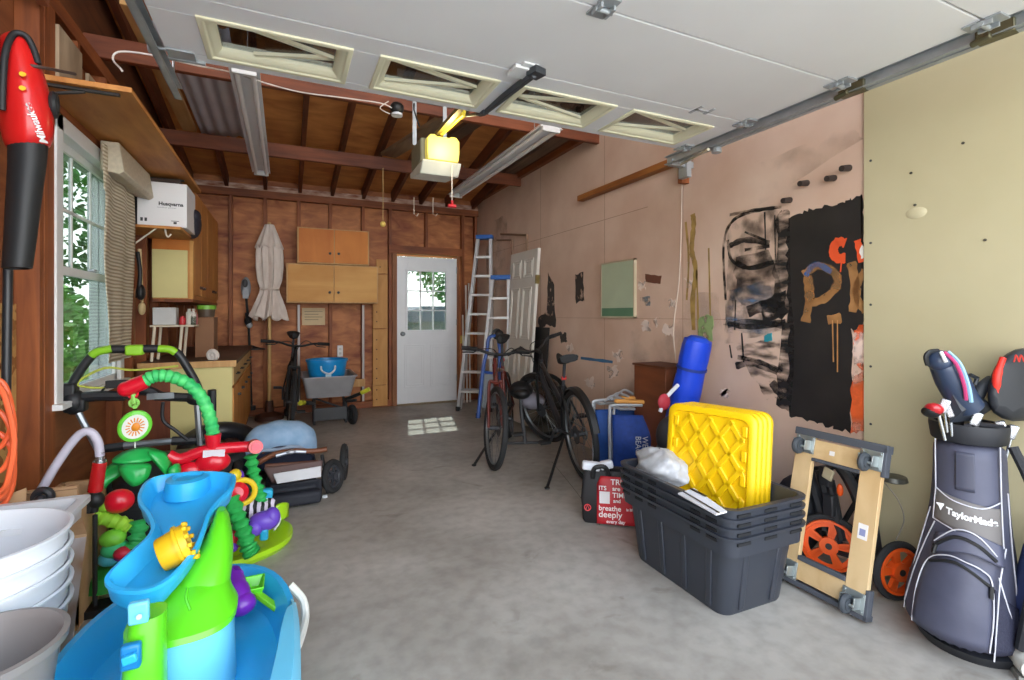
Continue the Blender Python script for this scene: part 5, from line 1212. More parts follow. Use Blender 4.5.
p = gpt(-.60, .515, .016); 
tl = lettering('TaylorMade', .0315, mat('f4f4f4', .4), None, (0, 0, 0), (1, 0, 0), (0, 1, 0), bold=.0012)
for v_ in tl.data.vertices: v_.co = INV[gg.name] @ (gpt(-.55+v_.co.x/.125, .508-.09*v_.co.x+v_.co.y, .012+v_.co.z))
tl.parent = gg
q = MB(); q.prism([(-.012, .022), (.022, .022), (.02, .014), (.008, .012), (.002, -.006), (-.004, .012)], 'y', 0, .002)
Mt = Matrix((side, -to_cam, V((0, 0, 1)))).transposed().to_4x4(); q.xf(Matrix.Translation(gpt(-.70, .515, .016)) @ Mt); q.build('emblem', mat('f4f4f4', .4), gg)
# right side pocket and strap of the bag
q = MB(); c_ = GC+side*.20+to_cam*.02
q.loft([[c_+V((0, 0, z))+side*(w_*math.cos(2*PI*k/20))+to_cam*(d_*math.sin(2*PI*k/20)) for k in range(20)] for z, w_, d_ in ((.05, .06, .08), (.10, .09, .10), (.25, .09, .10), (.42, .06, .08), (.52, .03, .04))])
q.build('side_pocket', mat('3a4878', .5, bump=.1), gg)
q = MB(); q.tube(sm([GC+side*.115+V((0, 0, .78))+to_cam*.05, GC+side*.17+V((0, 0, .6))+to_cam*.08, GC+side*.16+V((0, 0, .35))+to_cam*.12, GC+side*.13+V((0, 0, .1))+to_cam*.12], 6), .016, 8); q.build('shoulder_strap', GBD, gg)
q = MB(); q.tube(sm([GC+side*.24+V((0, 0, .85)), GC+side*.27+V((0, 0, .62))+to_cam*.05, GC+side*.25+V((0, 0, .45))+to_cam*.06], 5), .006, 6); q.sph(GC+side*.22+V((0, 0, .66))+to_cam*.05, (.02, .02, .02)); q.build('clip_cord', BLK, gg)
# divider bar and club heads
q = MB(); top = GC+side*.018+V((.03*.838, .04*.838, .835))
q.beam(top-side*.1, top+side*.1, .02, .014); q.beam(top-to_cam*.095, top+to_cam*.095, .02, .014); q.build('divider', mat('2e2e34', .6), gg)
def club(lab, off, ztip, m, kind, m2=None):
    base = top+side*off[0]+to_cam*off[1]; tip = V(ztip)
    t = thing('golf_club', lab, 'golf club', base)
    MB().cyl(base+V((0, 0, -.35)), base.lerp(tip, .5), .006).build('shaft', CHR, t)
    return t, base, tip
def G(x, y, dep=1.0): 
    a, b_ = (x-PX0)/FPX, (PY0-y)/FPX; d = V((a*_c+_s, -a*_s+_c, b_)); return d*(2.36*dep*1.0)+V((0, 0, CH)) if 0 else V((0, 0, CH))+d*dep
dz = 1.845
def D(x, y, k=0): return G(x, y, dz+k)
# driver with head cover (long sock shape)
t = thing('club_headcover', 'dark blue-grey driver headcover with white and magenta stripes leaning out of the golf bag', 'headcover', D(975, 420))
pts = [D(938, 354), D(944, 365), D(952, 380), D(960, 395), D(970, 408)]; rad = [.018, .045, .052, .050, .045]
q = MB(); q.tube(sm(pts, 4), [rad[min(i//4, 4)]+(rad[min(i//4+1, 4)]-rad[min(i//4, 4)])*(i % 4)/4 for i in range(17)], 18); q.sph(D(941, 361), (.052, .045, .040)); hc = q.build('cover_head', mat('2a3850', .4, coat=.2), t)
MB().loft([[D(956+dx_, 394+dy_)+to_cam*(k_*.02) for dx_, dy_, k_ in ((-8, 8, 0), (-3, 0, 2), (8, -9, 2.2), (14, -4, 0), (8, 4, -2), (0, 10, -2))],
           [D(956+dx_*2.0+12, 398+dy_*1.6+12)+to_cam*(k_*.022) for dx_, dy_, k_ in ((-9, 8, 0), (-3, 0, 2), (8, -6, 2.2), (14, -2, 0), (8, 4, -2), (0, 8, -2))]]).build('cover_skirt', mat('30353e', .35), t)
q = MB(); q.tube(sm([D(944, 352, -.03), D(956, 364, -.055), D(964, 385, -.06), D(966, 400, -.055)], 5), .006, 6); q.build('magenta_stripe', mat('b03468', .4), t)
q = MB(); q.tube(sm([D(948, 352, -.02), D(960, 364, -.05), D(968, 385, -.055), D(971, 402, -.05)], 5), .007, 6); q.build('pale_blue_stripe', mat('8ab4cc', .4), t)
q = MB(); q.tube([D(941, 352, -.035), D(946, 362, -.055)], .006, 6); q.build('white_stripe', mat('e8ecf0', .4), t)
q = MB(); q.tube(sm([D(928, 365), D(926, 357), D(930, 352), D(938, 351)], 4), .009, 8); q.build('pull_tab', BLK, t)
t = thing('golf_club', 'red and black club head low on the left of the golf bag', 'golf club', D(935, 410)); q = MB(); q.sph(D(934, 409), (.035, .03, .022), rot=(0, .4, .4)); q.build('club_head', mat('b01c24', .3, coat=.4), t); MB().sph(D(931, 412, .01), (.038, .03, .02), rot=(0, .4, .4)).build('sole', BLK, t); MB().cyl(D(938, 412), D(945, 440), .006).build('shaft', CHR, t)
for i, (x, y, x2) in enumerate(((944, 402, 947), (950, 406, 952), (976, 415, 976), (1002, 424, 998), (1012, 428, 1006))):
    t = thing('golf_club', ['silver iron head beside the red club head', 'silver iron head just under the blue-grey headcover', 'silver iron head at the middle of the golf bag', 'silver iron head right of the bag centre', 'silver iron head at the right rim of the golf bag'][i], 'golf club', D(x, y))
    q = MB(); q.obox(D(x, y+4, .0), (.03, .012, .055), Matrix((side, to_cam, V((0, 0, 1)))).transposed() @ Matrix.Rotation(.3*(-1)**i, 3, 'Y')); q.build('club_head', mat('c0c2c6', .25, .8), t, bev=.005)
    MB().cyl(D(x, y+6, .01), D(x2, y+30, .02), .0055).build('shaft', CHR, t)
# backpack style cover on the right
bp_ = thing('club_headcover', 'black headcover with red patch and red stitched emblem at the picture edge', 'headcover', D(1010, 400))
OUT = [(990, 414), (986, 398), (989, 375), (1000, 357), (1014, 348), (1034, 345), (1042, 380), (1040, 420), (1012, 424)]; q = MB(); OC_ = (1014, 388)
def shr(k_, dd): return [D(OC_[0]+(x-OC_[0])*k_, OC_[1]+(y-OC_[1])*k_, dd) for x, y in OUT]
q.loft([shr(.82, -.065), shr(.97, -.04), shr(1, 0), shr(.97, .05), shr(.8, .08)]); q.build('cover_body', mat('22252b', .5, bump=.2, scale=9), bp_, sub=1)
q = MB(); q.tube(sm([D(1003, 358, -.045), D(997, 376, -.055), D(996, 396, -.05)], 5), [.010]*4+[.013]*4+[.009]*3, 10); q.build('red_patch', mat('dc2c1c', .5), bp_)
q = MB()
for k in range(3): q.tube(sm([D(1014+k*5, 362, -.085), D(1016+k*5, 355, -.08), D(1019+k*5, 362, -.085)], 4), .0025, 5)
q.build('stitched_emblem', mat('b82c20', .6), bp_)
q = MB(); q.tube(sm([D(992, 380, .02), D(982, 388, .02), D(975, 402, .02)], 4), .02, 10); q.tube([D(975, 385, .03), D(977, 378, .03), D(970, 375, .03)], .008, 6); q.build('neck', mat('34383e', .5), bp_)
# shoe
shh = thing('golf_shoe', 'white and grey shoe at the bottom right edge', 'shoe', at(1018, 670, Z=0))
p = at(1024, 668, Z=0); q = MB()
def sr(k, n=18):
    u = k/8; cx_ = -.13+.27*u; w_ = .028+.028*math.sin(min(1, u*1.4+.15)*PI*.7); h_ = [.075, .085, .09, .085, .07, .055, .045, .038, .02][k]
    return [p+V((cx_*.75-.0, cx_*.5, 0))+V((-.55*w_*math.cos(a_), .83*w_*math.cos(a_), .015+h_/2+h_/2*math.sin(a_))) for a_ in [2*PI*j/n for j in range(n)]]
q.loft([sr(k) for k in range(9)]); q.build('upper', mat('c8c6bc', .5), shh)
q = MB(); q.loft([[V((v.x, v.y, 0)) for v in [p+V((.75*c1_-.55*w1*cc, .5*c1_+.83*w1*cc, 0)) for c1_, w1, cc in ((-.13, .035, 0), (-.12, .04, -1), (0, .05, -1), (.1, .052, -1), (.15, .03, -1), (.165, .02, 0), (.15, .03, 1), (.1, .052, 1), (0, .05, 1), (-.12, .04, 1))]],
          [V((v.x, v.y, .022)) for v in [p+V((.75*c1_-.55*w1*cc, .5*c1_+.83*w1*cc, 0)) for c1_, w1, cc in ((-.13, .035, 0), (-.12, .04, -1), (0, .05, -1), (.1, .052, -1), (.15, .03, -1), (.165, .02, 0), (.15, .03, 1), (.1, .052, 1), (0, .05, 1), (-.12, .04, 1))]]]); q.build('sole', mat('8e8e88', .6), shh)
q = MB()
for k in range(3): c_ = p+V((.02+.03*k, .015+.02*k, .098-.012*k)); q.tube([c_+V((-.02, .03, -.01)), c_, c_+V((.02, -.03, -.01))], .004, 5)
q.build('laces', mat('70706c'), shh)
# silver bracket behind the lids
tag(MB().obox(at(790, 434, X=2.5), (.03, .12, .02)).build('metal_plate', GAL), 'small galvanised plate behind the dolly top', 'plate') if 0 else None
# ================================================================== FOREGROUND LEFT
CY = mat('2eaae4', .32, coat=.2, var=.03); CY2 = mat('6cc6ea', .35, coat=.2, var=.03); LIME = mat('5fd01c', .35, coat=.2, var=.03); LIM2 = mat('a8dc1e', .35, coat=.2, var=.03)
wt = thing('water_table', 'blue and lime green two-tier toy water table in the left foreground', 'water table', (-.27, 1.6, 0))
def se(cx_, cy_, a, b, z, n=40, p=2.6, wob=0):
    r_ = []
    for k in range(n):
        t = 2*PI*k/n; c1_, s1 = math.cos(t), math.sin(t)
        r_.append(V((cx_+a*abs(c1_)**(2/p)*(1 if c1_ >= 0 else -1)*(1+wob*math.cos(2*t)), cy_+b*abs(s1)**(2/p)*(1 if s1 >= 0 else -1), z)))
    return r_
bx_, by_ = -.262, 1.52; ba, bb2 = .295, .55
MB().loft([se(bx_, by_, ba-.07, bb2-.08, .14), se(bx_, by_, ba-.03, bb2-.03, .20), se(bx_, by_, ba-.01, bb2-.01, .31), se(bx_, by_, ba+.004, bb2+.004, .33), se(bx_, by_, ba, bb2, .345), se(bx_, by_, ba-.018, bb2-.018, .345),
           se(bx_, by_, ba-.03, bb2-.03, .32), se(bx_, by_, ba-.05, bb2-.06, .235), se(bx_, by_, ba-.09, bb2-.10, .225)]).build('basin', CY, wt)
# raised lip on the right front and lower skirt
q = MB()
for (a0, a1) in ((-.9, .25),):
    rings = []
    for k in range(16):
        t = a0+(a1-a0)*k/15; ca_, sa = math.cos(t), math.sin(t); e = math.sin(PI*k/15)**.6
        px_, py_ = bx_+ba*abs(ca_)**.77*(1 if ca_ > 0 else -1), by_+bb2*abs(sa)**.77*(1 if sa > 0 else -1)
        rings.append([V((px_-.075*e, py_, .30)), V((px_-.06*e, py_, .35+.015*e)), V((px_-.01, py_, .358+.01*e)), V((px_+.006, py_, .34)), V((px_+.008, py_, .22))])
    q.loft(rings)
q.build('basin_lip', CY2, wt)
for (x, y) in ((-.02, 1.72), (-.5, 1.72), (-.02, 1.2), (-.5, 1.2)):
    MB().loft([se(x, y, .065, .075, 0, 20), se(x, y, .06, .07, .05, 20), se(x*.9-.027, y, .055, .065, .20, 20)]).build('leg', LIME, wt)
# tower
def tr_(cx_, cy_, a, b, z, rot=0, n=32): return [V((cx_+math.cos(rot)*(v.x)-math.sin(rot)*v.y, cy_+math.sin(rot)*v.x+math.cos(rot)*v.y, z)) for v in se(0, 0, a, b, 0, n)]
MB().loft([tr_(-.262, 1.62, .135, .13, .22), tr_(-.258, 1.63, .124, .12, .405), tr_(-.258, 1.63, .115, .11, .415)]).build('tower_skirt', CY2, wt)
MB().loft([tr_(-.255, 1.63, .130, .127, .405), tr_(-.255, 1.635, .131, .127, .42), tr_(-.25, 1.66, .108, .11, .445), tr_(-.245, 1.68, .096, .10, .465), tr_(-.24, 1.73, .08, .10, .49)]).build('tower', LIME, wt)
MB().loft([tr_(-.235, 1.69, .085, .10, .44), tr_(-.222, 1.73, .075, .11, .48), tr_(-.205, 1.76, .058, .10, .52), tr_(-.188, 1.80, .034, .08, .56), tr_(-.188, 1.84, .022, .06, .595), tr_(-.19, 1.86, .012, .035, .615)]).build('tower_fin', LIME, wt)
q = MB(); q.tube(sm([at(190, 610, Y=1.508), at(186, 598, Y=1.525), at(188, 588, Y=1.545)], 5), .004, 8); q.build('tower_groove', mat('4ab814', .4), wt)
PX = at(142, 640, Y=1.42)
MB().loft([tr_(PX.x, 1.44, .048, .05, .22), tr_(PX.x, 1.44, .045, .048, .36), tr_(PX.x+.002, 1.45, .040, .045, .46), tr_(PX.x+.005, 1.46, .036, .04, .53)]).build('front_pillar', LIME, wt)
q = MB(); a, b2 = at(120, 672, Y=1.385), at(141, 642, Y=1.385); q.box(a.x, b2.x, 1.378, 1.40, a.z, b2.z); q.build('pillar_window', mat('1478b4', .4), wt, bev=.006)
q = MB(); q.beam(at(122, 662, Y=1.372), at(137, 656, Y=1.372), .014, .02, (0, 0, 1)); q.build('window_tab', CY, wt, bev=.003)
# upper tray
rim = [(138, 494), (146, 481), (161, 475), (185, 472), (212, 471), (231, 473), (236, 477), (233, 488), (222, 499), (211, 513), (206, 528), (199, 545), (187, 562), (172, 577), (155, 587), (138, 591), (118, 590), (106, 584), (105, 577), (112, 568), (124, 557), (136, 546), (147, 536), (151, 526), (146, 513), (139, 504)]
def tz(y): return .665-.125*(y-472)/(591-472)
RP = sm([at(x, y, Z=tz(y)) for x, y in rim], 3, True); cen = sum(RP, V((0, 0, 0)))/len(RP)
# medial offset: shrink locally
def shrink(P, d, dz, dzabs=None):
    n = len(P); out = []
    for i, p in enumerate(P):
        T = P[(i+2) % n]-P[i-2]; T.z = 0; T.normalize(); nn = V((-T.y, T.x, 0))
        out.append(p+nn*d+V((0, 0, dz)))
    return out
ar = sum((RP[i].x*RP[(i+1) % len(RP)].y-RP[(i+1) % len(RP)].x*RP[i].y) for i in range(len(RP))); sg_ = 1 if ar > 0 else -1
MB().loft([shrink(RP, sg_*.035, -.075), shrink(RP, sg_*.012, -.05), shrink(RP, sg_*.004, -.012), shrink(RP, 0, -.010), RP, shrink(RP, sg_*.010, .002), shrink(RP, sg_*.016, -.006), shrink(RP, sg_*.028, -.045), shrink(RP, sg_*.034, -.052)]).build('upper_tray', CY, wt)
q = MB(); P0_, P1_ = at(188, 494, Z=.60), at(176, 512, Z=.59); 
q.loft([[c+V((r1*math.cos(2*PI*k/20), r2*math.sin(2*PI*k/20), 0)) for k in range(20)] for c, r1, r2 in ((P0_+V((0, 0, .0)), .075, .085), (P0_+V((0, 0, .06)), .068, .08), (P0_+V((0, 0, .066)), .05, .06), (P0_+V((0, 0, .056)), .04, .05))])
q.build('tray_island', CY, wt)
q = MB(); q.obox(at(139, 612, Y=1.40), (.04, .02, .05)); q.build('latch', CY2, wt, bev=.005); q = MB(); q.cyl(at(139, 617, Y=1.395), at(139, 617, Y=1.38), .006, n=10); q.build('screw', STL, wt)
q = MB(); q.tube(sm([at(290, 585, Z=.33), at(303, 600, Z=.28), at(305, 620, Z=.24), at(298, 645, Z=.24), at(291, 656, Z=.26)], 6), .013, 8)
tag(q.build('white_hose', mat('d0d0c8', .4)), 'curved white tube looping beside the right end of the water table', 'tube')
# yellow cup
cu = thing('toy_cup', 'yellow toy cup with gear-shaped wheel lying in the upper tray', 'toy cup', at(172, 550, Z=.55))
A_, B_ = at(160, 556, Z=.575), at(189, 541, Z=.60); ax = (B_-A_).normalized(); L_ = (B_-A_).length
YC = mat('e0b41c', .4, var=.04)
MB().lathe([(0, 0), (.044, 0), (.047, .004), (.051, L_*.62), (.058, L_*.62), (.059, L_*.74), (.053, L_*.76), (.053, L_), (.047, L_), (.045, .01), (0, .01)], A_, 28, ax).build('cup', YC, cu)
q = MB(); qd = V((0, 0, 1)).rotation_difference(ax)
for k in range(12): a_ = 2*PI*k/12; q.obox(B_+ax*.004+qd @ V((.051*math.cos(a_), .051*math.sin(a_), 0)), (.012, .012, .012))
q.build('gear_teeth', YC, cu, bev=.003)
# purple scoop and green shovel
pu = thing('toy_scoop', 'purple toy scoop leaning in the right basin of the water table', 'toy scoop', at(236, 600, Z=.3)); PUR = mat('6a1ca0', .35, coat=.2)
q = MB(); P = [at(240, 610, Z=.30), at(236, 598, Z=.33), at(232, 583, Z=.355), at(228, 573, Z=.37), at(235, 570, Z=.375), at(240, 574, Z=.375)]
q.tube(sm(P, 5), [.03]*3+[.045]*5+[.040]*4+[.026]*5+[.015]*5+[.012]*4, 16); q.sph(at(241, 604, Z=.32), (.045, .04, .035)); q.build('scoop', PUR, pu)
gs = thing('toy_shovel', 'lime green toy shovel lying in the right basin of the water table', 'toy shovel', at(262, 598, Z=.28))
q = MB(); q.beam(at(252, 590, Z=.33), at(282, 612, Z=.27), .022, .018); q.build('handle', mat('6ab81c', .4), gs, bev=.004)
q = MB(); c_ = at(252, 588, Z=.325); q.loft([[c_+V((a*x, b*y, z)) for x, y in ((-1, -1), (1, -1), (1, 1), (-1, 1))] for a, b, z in ((.025, .035, -.02), (.038, .05, .015), (.038, .05, .02), (.033, .045, .02), (.02, .03, -.012))]); q.build('blade', LIME, gs, bev=.004)

# nested white tubs
for k in range(5):
    z = .055*k; c_ = (-.83, 1.89, z)
    H = .40
    o = MB().lathe([(0, 0), (.185, 0), (.192, .01), (.225, H-.06), (.232, H-.055), (.235, H-.01), (.246, H-.008), (.247, H), (.238, H+.002), (.228, H-.01), (.22, H-.06), (.185, .02), (0, .015)], c_, 44).build('white_tub', mat('dfe3e8', .4, var=.02))
    tag(o, ['lowest tub in the stack of white tubs at the left edge', 'second white tub from the bottom of the stack', 'middle white tub of the stack', 'fourth white tub, just below the top of the stack', 'topmost open white tub of the stack at the left edge'][k], 'tub', 'nested white tubs')
o = MB().lathe([(0, 0), (.085, 0), (.09, .01), (.150, .475), (.163, .475), (.166, .495), (.154, .497), (.143, .48), (.085, .02), (0, .015)], (-.64, 1.52, 0), 40).build('grey_bucket', mat('857f7c', .45, var=.03))
tag(o, 'grey open bucket in front of the white tubs at the left edge', 'bucket')
q = MB(); q.loft([rect(-.99, -.71, 2.14, 2.36, .0, .03), rect(-.99, -.69, 2.12, 2.38, .545, .03), rect(-1.0, -.67, 2.10, 2.40, .545, .03), rect(-1.0, -.67, 2.10, 2.40, .565, .03), rect(-.98, -.70, 2.13, 2.37, .565, .03), rect(-.97, -.72, 2.15, 2.34, .05, .03)])
tag(q.build('white_bin', mat('dcdfe2', .5, var=.02)), 'white rectangular bin standing behind the white tubs', 'bin')
# cardboard boxes
CB = mat('b08a64', .8, h2='bd9972', scale=12)
a, b2 = at(29, 488, Y=2.55), at(82, 478, Y=2.55)
cbx = thing('cardboard_box', 'open brown cardboard box against the left wall below the window', 'cardboard box', ((a.x+b2.x)/2, 2.7, 0))
MB().box(a.x, b2.x, 2.50, 2.52, .02, a.z).box(a.x, b2.x, 2.84, 2.86, .02, .5).box(a.x, a.x+.02, 2.5, 2.86, .02, .5).box(b2.x-.02, b2.x, 2.5, 2.86, .02, .5).box(a.x, b2.x, 2.5, 2.86, 0, .02).build('carton', CB, cbx)
q = MB(); q.beam((a.x, 2.50, a.z-.01), (b2.x, 2.50, a.z-.01), .003, .004) ; q.box(a.x+.0, b2.x-.0, 2.497, 2.501, a.z-.17, a.z-.165); q.build('fold_line', mat('8a6a4c', .8), cbx)
q = MB(); P = [at(-6, 500, Y=2.42), at(26, 488, Y=2.45), at(26, 488, Y=2.45), at(-6, 500, Y=2.42)]; P[2].z = P[3].z = .001
q.add(P+[p+V((0, .006, 0)) for p in P], [(0, 1, 2, 3), (4, 7, 6, 5), (0, 4, 5, 1), (1, 5, 6, 2), (2, 6, 7, 3), (3, 7, 4, 0)]); 
tag(q.build('cardboard_sheet', CB), 'brown cardboard flap sheet at the left edge beside the box', 'cardboard')
# printed box between tubs and activity centre
a, b2 = at(84, 600, Z=.25), at(104, 590, Z=.25)
pb = thing('printed_carton', 'tall white and orange-brown printed carton squeezed behind the water table', 'carton', (-.62, 2.16, 0))
PM = Matrix.Translation((-.70, 2.14, 0)) @ Matrix.Rotation(math.radians(20), 4, 'Z') @ Matrix.Rotation(math.radians(6), 4, 'Y')
MB().box(-.03, .03, 0, .42, 0, .50).xf(PM).build('carton', CB, pb)
MB().box(.0302, .032, .02, .40, .36, .49).xf(PM).build('white_print', mat('d8d8dc'), pb); MB().box(.0302, .032, .02, .40, .05, .28).xf(PM).build('brown_print', mat('a8702c', .5, h2='c8903c'), pb); MB().box(.0302, .032, .02, .40, .29, .35).xf(PM).build('dark_print', mat('25242a'), pb)
q = MB()
for i in range(5): q.box(-.0315, -.030, .05+.07*i, .10+.07*i, .40, .44); q.box(.032, .0332, .05+.07*i, .10+.07*i, .40, .45)
q.box(-.0315, -.030, .04, .38, .10, .30); q.xf(PM); q.build('print_block', mat('35343c'), pb)
q = MB(); q.box(-.03, .03, -.0015, 0, .02, .49); q.xf(PM); q.build('side_print', mat('c8c4c8', .5, h2='8a6030', scale=9, detail=1), pb)

# floor pump with grey hose
fp = thing('bicycle_pump', 'red floor pump with grey hose arching beside the mower handle', 'pump', at(97, 520, Y=2.65))
Yp = 2.62
def K2(x, y, Y_=None): return at(x, y, Y=Y_ or Yp)
MB().cyl(K2(95, 491), K2(100, 462), .026, .026, 20).build('barrel', mat('b8181c', .25, coat=.5), fp)
q = MB(); q.cyl(K2(93, 512), K2(95, 491), .018); q.cyl(K2(80, 501), K2(97, 498), .014); q.sph(K2(78, 501), (.018, .018, .016)); q.sph(K2(96, 500), (.03, .03, .035)); q.cyl(K2(88, 512), K2(92, 500), .02); q.build('valve_block', BLK, fp)
q = MB(); q.cyl(K2(100, 461), K2(100, 452), .016); q.cyl(K2(100, 463), K2(100, 460), .022); q.build('hose_fitting', CHR, fp)
MB().tube(sm([K2(100, 456), K2(98, 442), K2(92, 433), K2(84, 432), K2(74, 440), K2(58, 462), K2(40, 492), K2(22, 520), K2(10, 545)], 6), .017, 10).build('hose', mat('b6b2c0', .4), fp)
q = MB(); q.box(K2(95, 500).x-.08, K2(95, 500).x+.08, Yp-.05, Yp+.05, 0, .03); q.cyl((K2(95, 540).x, Yp, .02), K2(95, 515), .009); q.build('foot', BLK, fp)
q = MB(); q.torus(K2(43, 497, 2.45), .026, .014, (.2, 1, 0), 24, 8); q.sph(K2(40, 500, 2.44), (.02, .02, .02)); q.cyl(K2(36, 503, 2.45), K2(46, 503, 2.45), .012)
tag(q.build('caster_wheel', mat('26282c', .4)), 'black swivel wheel in front of the cardboard box', 'wheel')
# lawn mower handle
lm = thing('lawn_mower', 'black and grey lawn mower with lime green grips, handle unfolded', 'lawn mower', (-.55, 3.55, 0))
Ym = 3.22
def H_(x, y, Y_=Ym): return at(x, y, Y=Y_)
q = MB(); q.tube(sm([H_(70, 388), H_(82, 368), H_(94, 354), H_(104, 350), H_(130, 349), H_(165, 349), H_(176, 352), H_(184, 362), H_(197, 385), H_(200, 400)], 5), .021, 10)
q.tube([H_(72, 398), H_(100, 396), H_(125, 396)], .026); q.tube(sm([H_(125, 396), H_(135, 391), H_(148, 391), H_(160, 396)], 4), .026); q.tube([H_(155, 396), H_(200, 398)], .024); q.build('handlebar', mat('222428', .45), lm)
q = MB(); q.sph(H_(74, 402), (.05, .05, .065)); q.obox(H_(69, 392), (.07, .07, .09)); q.obox(H_(76, 405), (.09, .07, .07)); q.sph(H_(196, 398), (.05, .04, .04)); q.build('pivot_block', mat('1c1e22', .5), lm, bev=.012)
q = MB(); q.obox(H_(135, 350), (.08, .055, .055)); q.tube(sm([H_(91, 356, Ym-.008), H_(97, 352, Ym-.008), H_(112, 348.5, Ym-.008)], 4), .021, 10); q.tube(sm([H_(158, 348.5, Ym-.008), H_(170, 349.5, Ym-.008), H_(176, 353, Ym-.008)], 4), .021, 10); q.build('lime_grip', mat('8cc828', .4), lm, bev=.01)
q = MB(); q.tube([H_(78, 412), H_(98, 450), H_(108, 480)], .016); q.tube([H_(197, 405), H_(200, 445)], .016); q.tube([H_(122, 446, Ym+.02), H_(172, 441, Ym+.02)], .018); q.box(H_(148, 396).x, H_(175, 396).x, Ym-.03, Ym-.02, H_(150, 399).z, H_(150, 393).z); q.build('handle_tube', mat('8c9298', .3, .6), lm)
q = MB(); q.tube([H_(96, 450, Ym+.02), H_(124, 446, Ym+.02)], .022); q.tube([H_(172, 441, Ym+.02), H_(205, 440, Ym+.02)], .024); q.tube(sm([H_(163, 402), H_(163, 420), H_(175, 430), H_(188, 440)], 5), .009); q.tube([H_(212, 390, 3.3), H_(212, 470, 3.35)], .022); q.tube([H_(108, 482), H_(112, 520, 3.4)], .018); q.tube([H_(200, 448), H_(200, 500, 3.4)], .018); q.build('lower_handle', mat('202226', .5), lm)
q = MB(); q.tube(sm([H_(78, 386), H_(80, 380), H_(105, 368), H_(130, 370), H_(150, 369), H_(178, 366)], 6), .006, 6); q.tube(sm([H_(79, 386), H_(100, 388), H_(120, 384), H_(135, 378)], 5), .006, 6); q.build('cord', mat('b8c048', .5), lm)
q = MB(); q.obox(H_(118, 384), (.10, .03, .04)); q.tube([H_(108, 384), H_(100, 393)], .006); q.build('switch_box', BLK, lm, bev=.006)
q = MB(); q.loft([rect(-.95, -.35, 3.45, 4.05, .10, .08), rect(-.97, -.33, 3.43, 4.07, .22, .08), rect(-.85, -.45, 3.55, 3.95, .34, .08), rect(-.80, -.50, 3.60, 3.9, .36, .08)]); q.build('deck', mat('2a2c30', .45), lm)
for (x, y) in ((-1.0, 3.5), (-.30, 3.5), (-1.0, 4.0), (-.30, 4.0)): q = MB(); q.torus((x, y, .11), .085, .03, (1, 0, 0), 26, 8); q.cyl((x-.02, y, .11), (x+.02, y, .11), .07); q.build('wheel', RUB, lm)

# baby activity centre
ac = thing('activity_center', 'lime green baby activity centre with red frame, arch and hanging toys', 'activity centre', (-.42, 3.05, 0))
RED = mat('d8142c', .3, coat=.3, var=.03); GRN = mat('18a848', .35, coat=.2, h2='2cc060'); ARC = mat('20b060', .5, h2='58dc78', scale=22, detail=1)
MB().loft([se(-.40, 3.04, .42, .28, .0, p=2.2), se(-.40, 3.04, .44, .30, .025, p=2.2), se(-.40, 3.04, .44, .30, .05, p=2.2), se(-.40, 3.04, .41, .27, .055, p=2.2), se(-.40, 3.04, .36, .22, .04, p=2.2), se(-.40, 3.04, .2, .12, .09, p=2.2)]).build('base', LIM2, ac)
q = MB(); c_ = at(275, 520, Z=.10); q.grid(lambda u, v: at(262+26*u, 524-8*u+3*math.sin(u*3), Z=.07)+V((.02*v*math.sin(u*3), .02*v, .10*v*math.sin(.5+u*1.9))), 10, 6); q.build('base_lip', LIM2, ac, solid=.008)
Ya = 2.92
def A(x, y, Y_=Ya): return at(x, y, Y=Y_)
q = MB(); q.tube(sm([A(168, 455), A(180, 459), A(200, 452), A(215, 449), A(240, 447), A(258, 446)], 5), .028, 12); q.sph(A(213, 462), (.08, .05, .055)); q.sph(A(190, 470), (.06, .04, .04)); q.tube([A(168, 455), A(168, 472)], .022); q.cyl(A(254, 446, Ya-.0), A(256, 447, Ya-.06), .036, .034, 20); q.cyl(A(213, 448), A(213, 434), .03, .038, 16); q.build('frame_bar', RED, ac)
q = MB(); q.cyl(A(256, 447, Ya-.061), A(256.2, 447, Ya-.066), .022, n=16); q.build('end_cap', mat('e85064', .4), ac)
q = MB(); q.obox(A(214, 453.5, Ya-.032), (.095, .006, .035), (0, .05, 0)); q.build('warning_label', mat('d8d4dc'), ac)
q = MB(); P = sm([A(213, 434), A(210, 418), A(203, 400), A(190, 385), A(172, 377), A(155, 376), A(143, 382)], 8); n_ = len(P)
q.tube(P, [.030+.0035*math.sin(i*2.1) for i in range(n_)], 14); q.build('fabric_arch', ARC, ac)
q = MB(); q.cyl(A(146, 381), A(127, 389), .036, .036, 18); q.sph(A(126, 389), (.036, .036, .036)); q.build('arch_end', RED, ac)
fc = A(135, 426, Ya-.04)
fd = V((.25, -.95, -.1)).normalized()
dsk = MB().lathe([(0, -.012), (.068, -.012), (.076, -.006), (.076, .006), (.068, .012), (0, .012)], fc, 32, fd, sx=.86).build('mirror_rim', mat('6cd03c', .35), ac)
MB().lathe([(0, .0125), (.058, .0125), (.058, .0145), (0, .0145)], fc, 30, fd, sx=.86).build('mirror_face', mat('e4e4e0', .4), dsk)
q = MB(); qd = V((0, 0, 1)).rotation_difference(fd)
for k in range(16):
    a_ = 2*PI*k/16; q.beam(fc+fd*.016+qd @ V((.020*math.cos(a_), .024*math.sin(a_), 0)), fc+fd*.016+qd @ V((.036*math.cos(a_), .044*math.sin(a_), 0)), .005, .002, fd)
q.sph(fc+fd*.014, (.020, .006, .022)); q.build('sun_motif', mat('e08a1c', .4), dsk)
q = MB(); q.tube([A(133, 392), A(134, 404), fc+V((0, 0, .09))], .010, 8); q.torus(A(134, 403), .018, .006, (0, 1, 0), 18, 6); q.build('hanger', mat('90d060', .4), ac)
q = MB(); q.torus(A(133, 394), .018, .006, (0, 1, 0), 18, 6); q.build('hanger_ring', RED, ac)
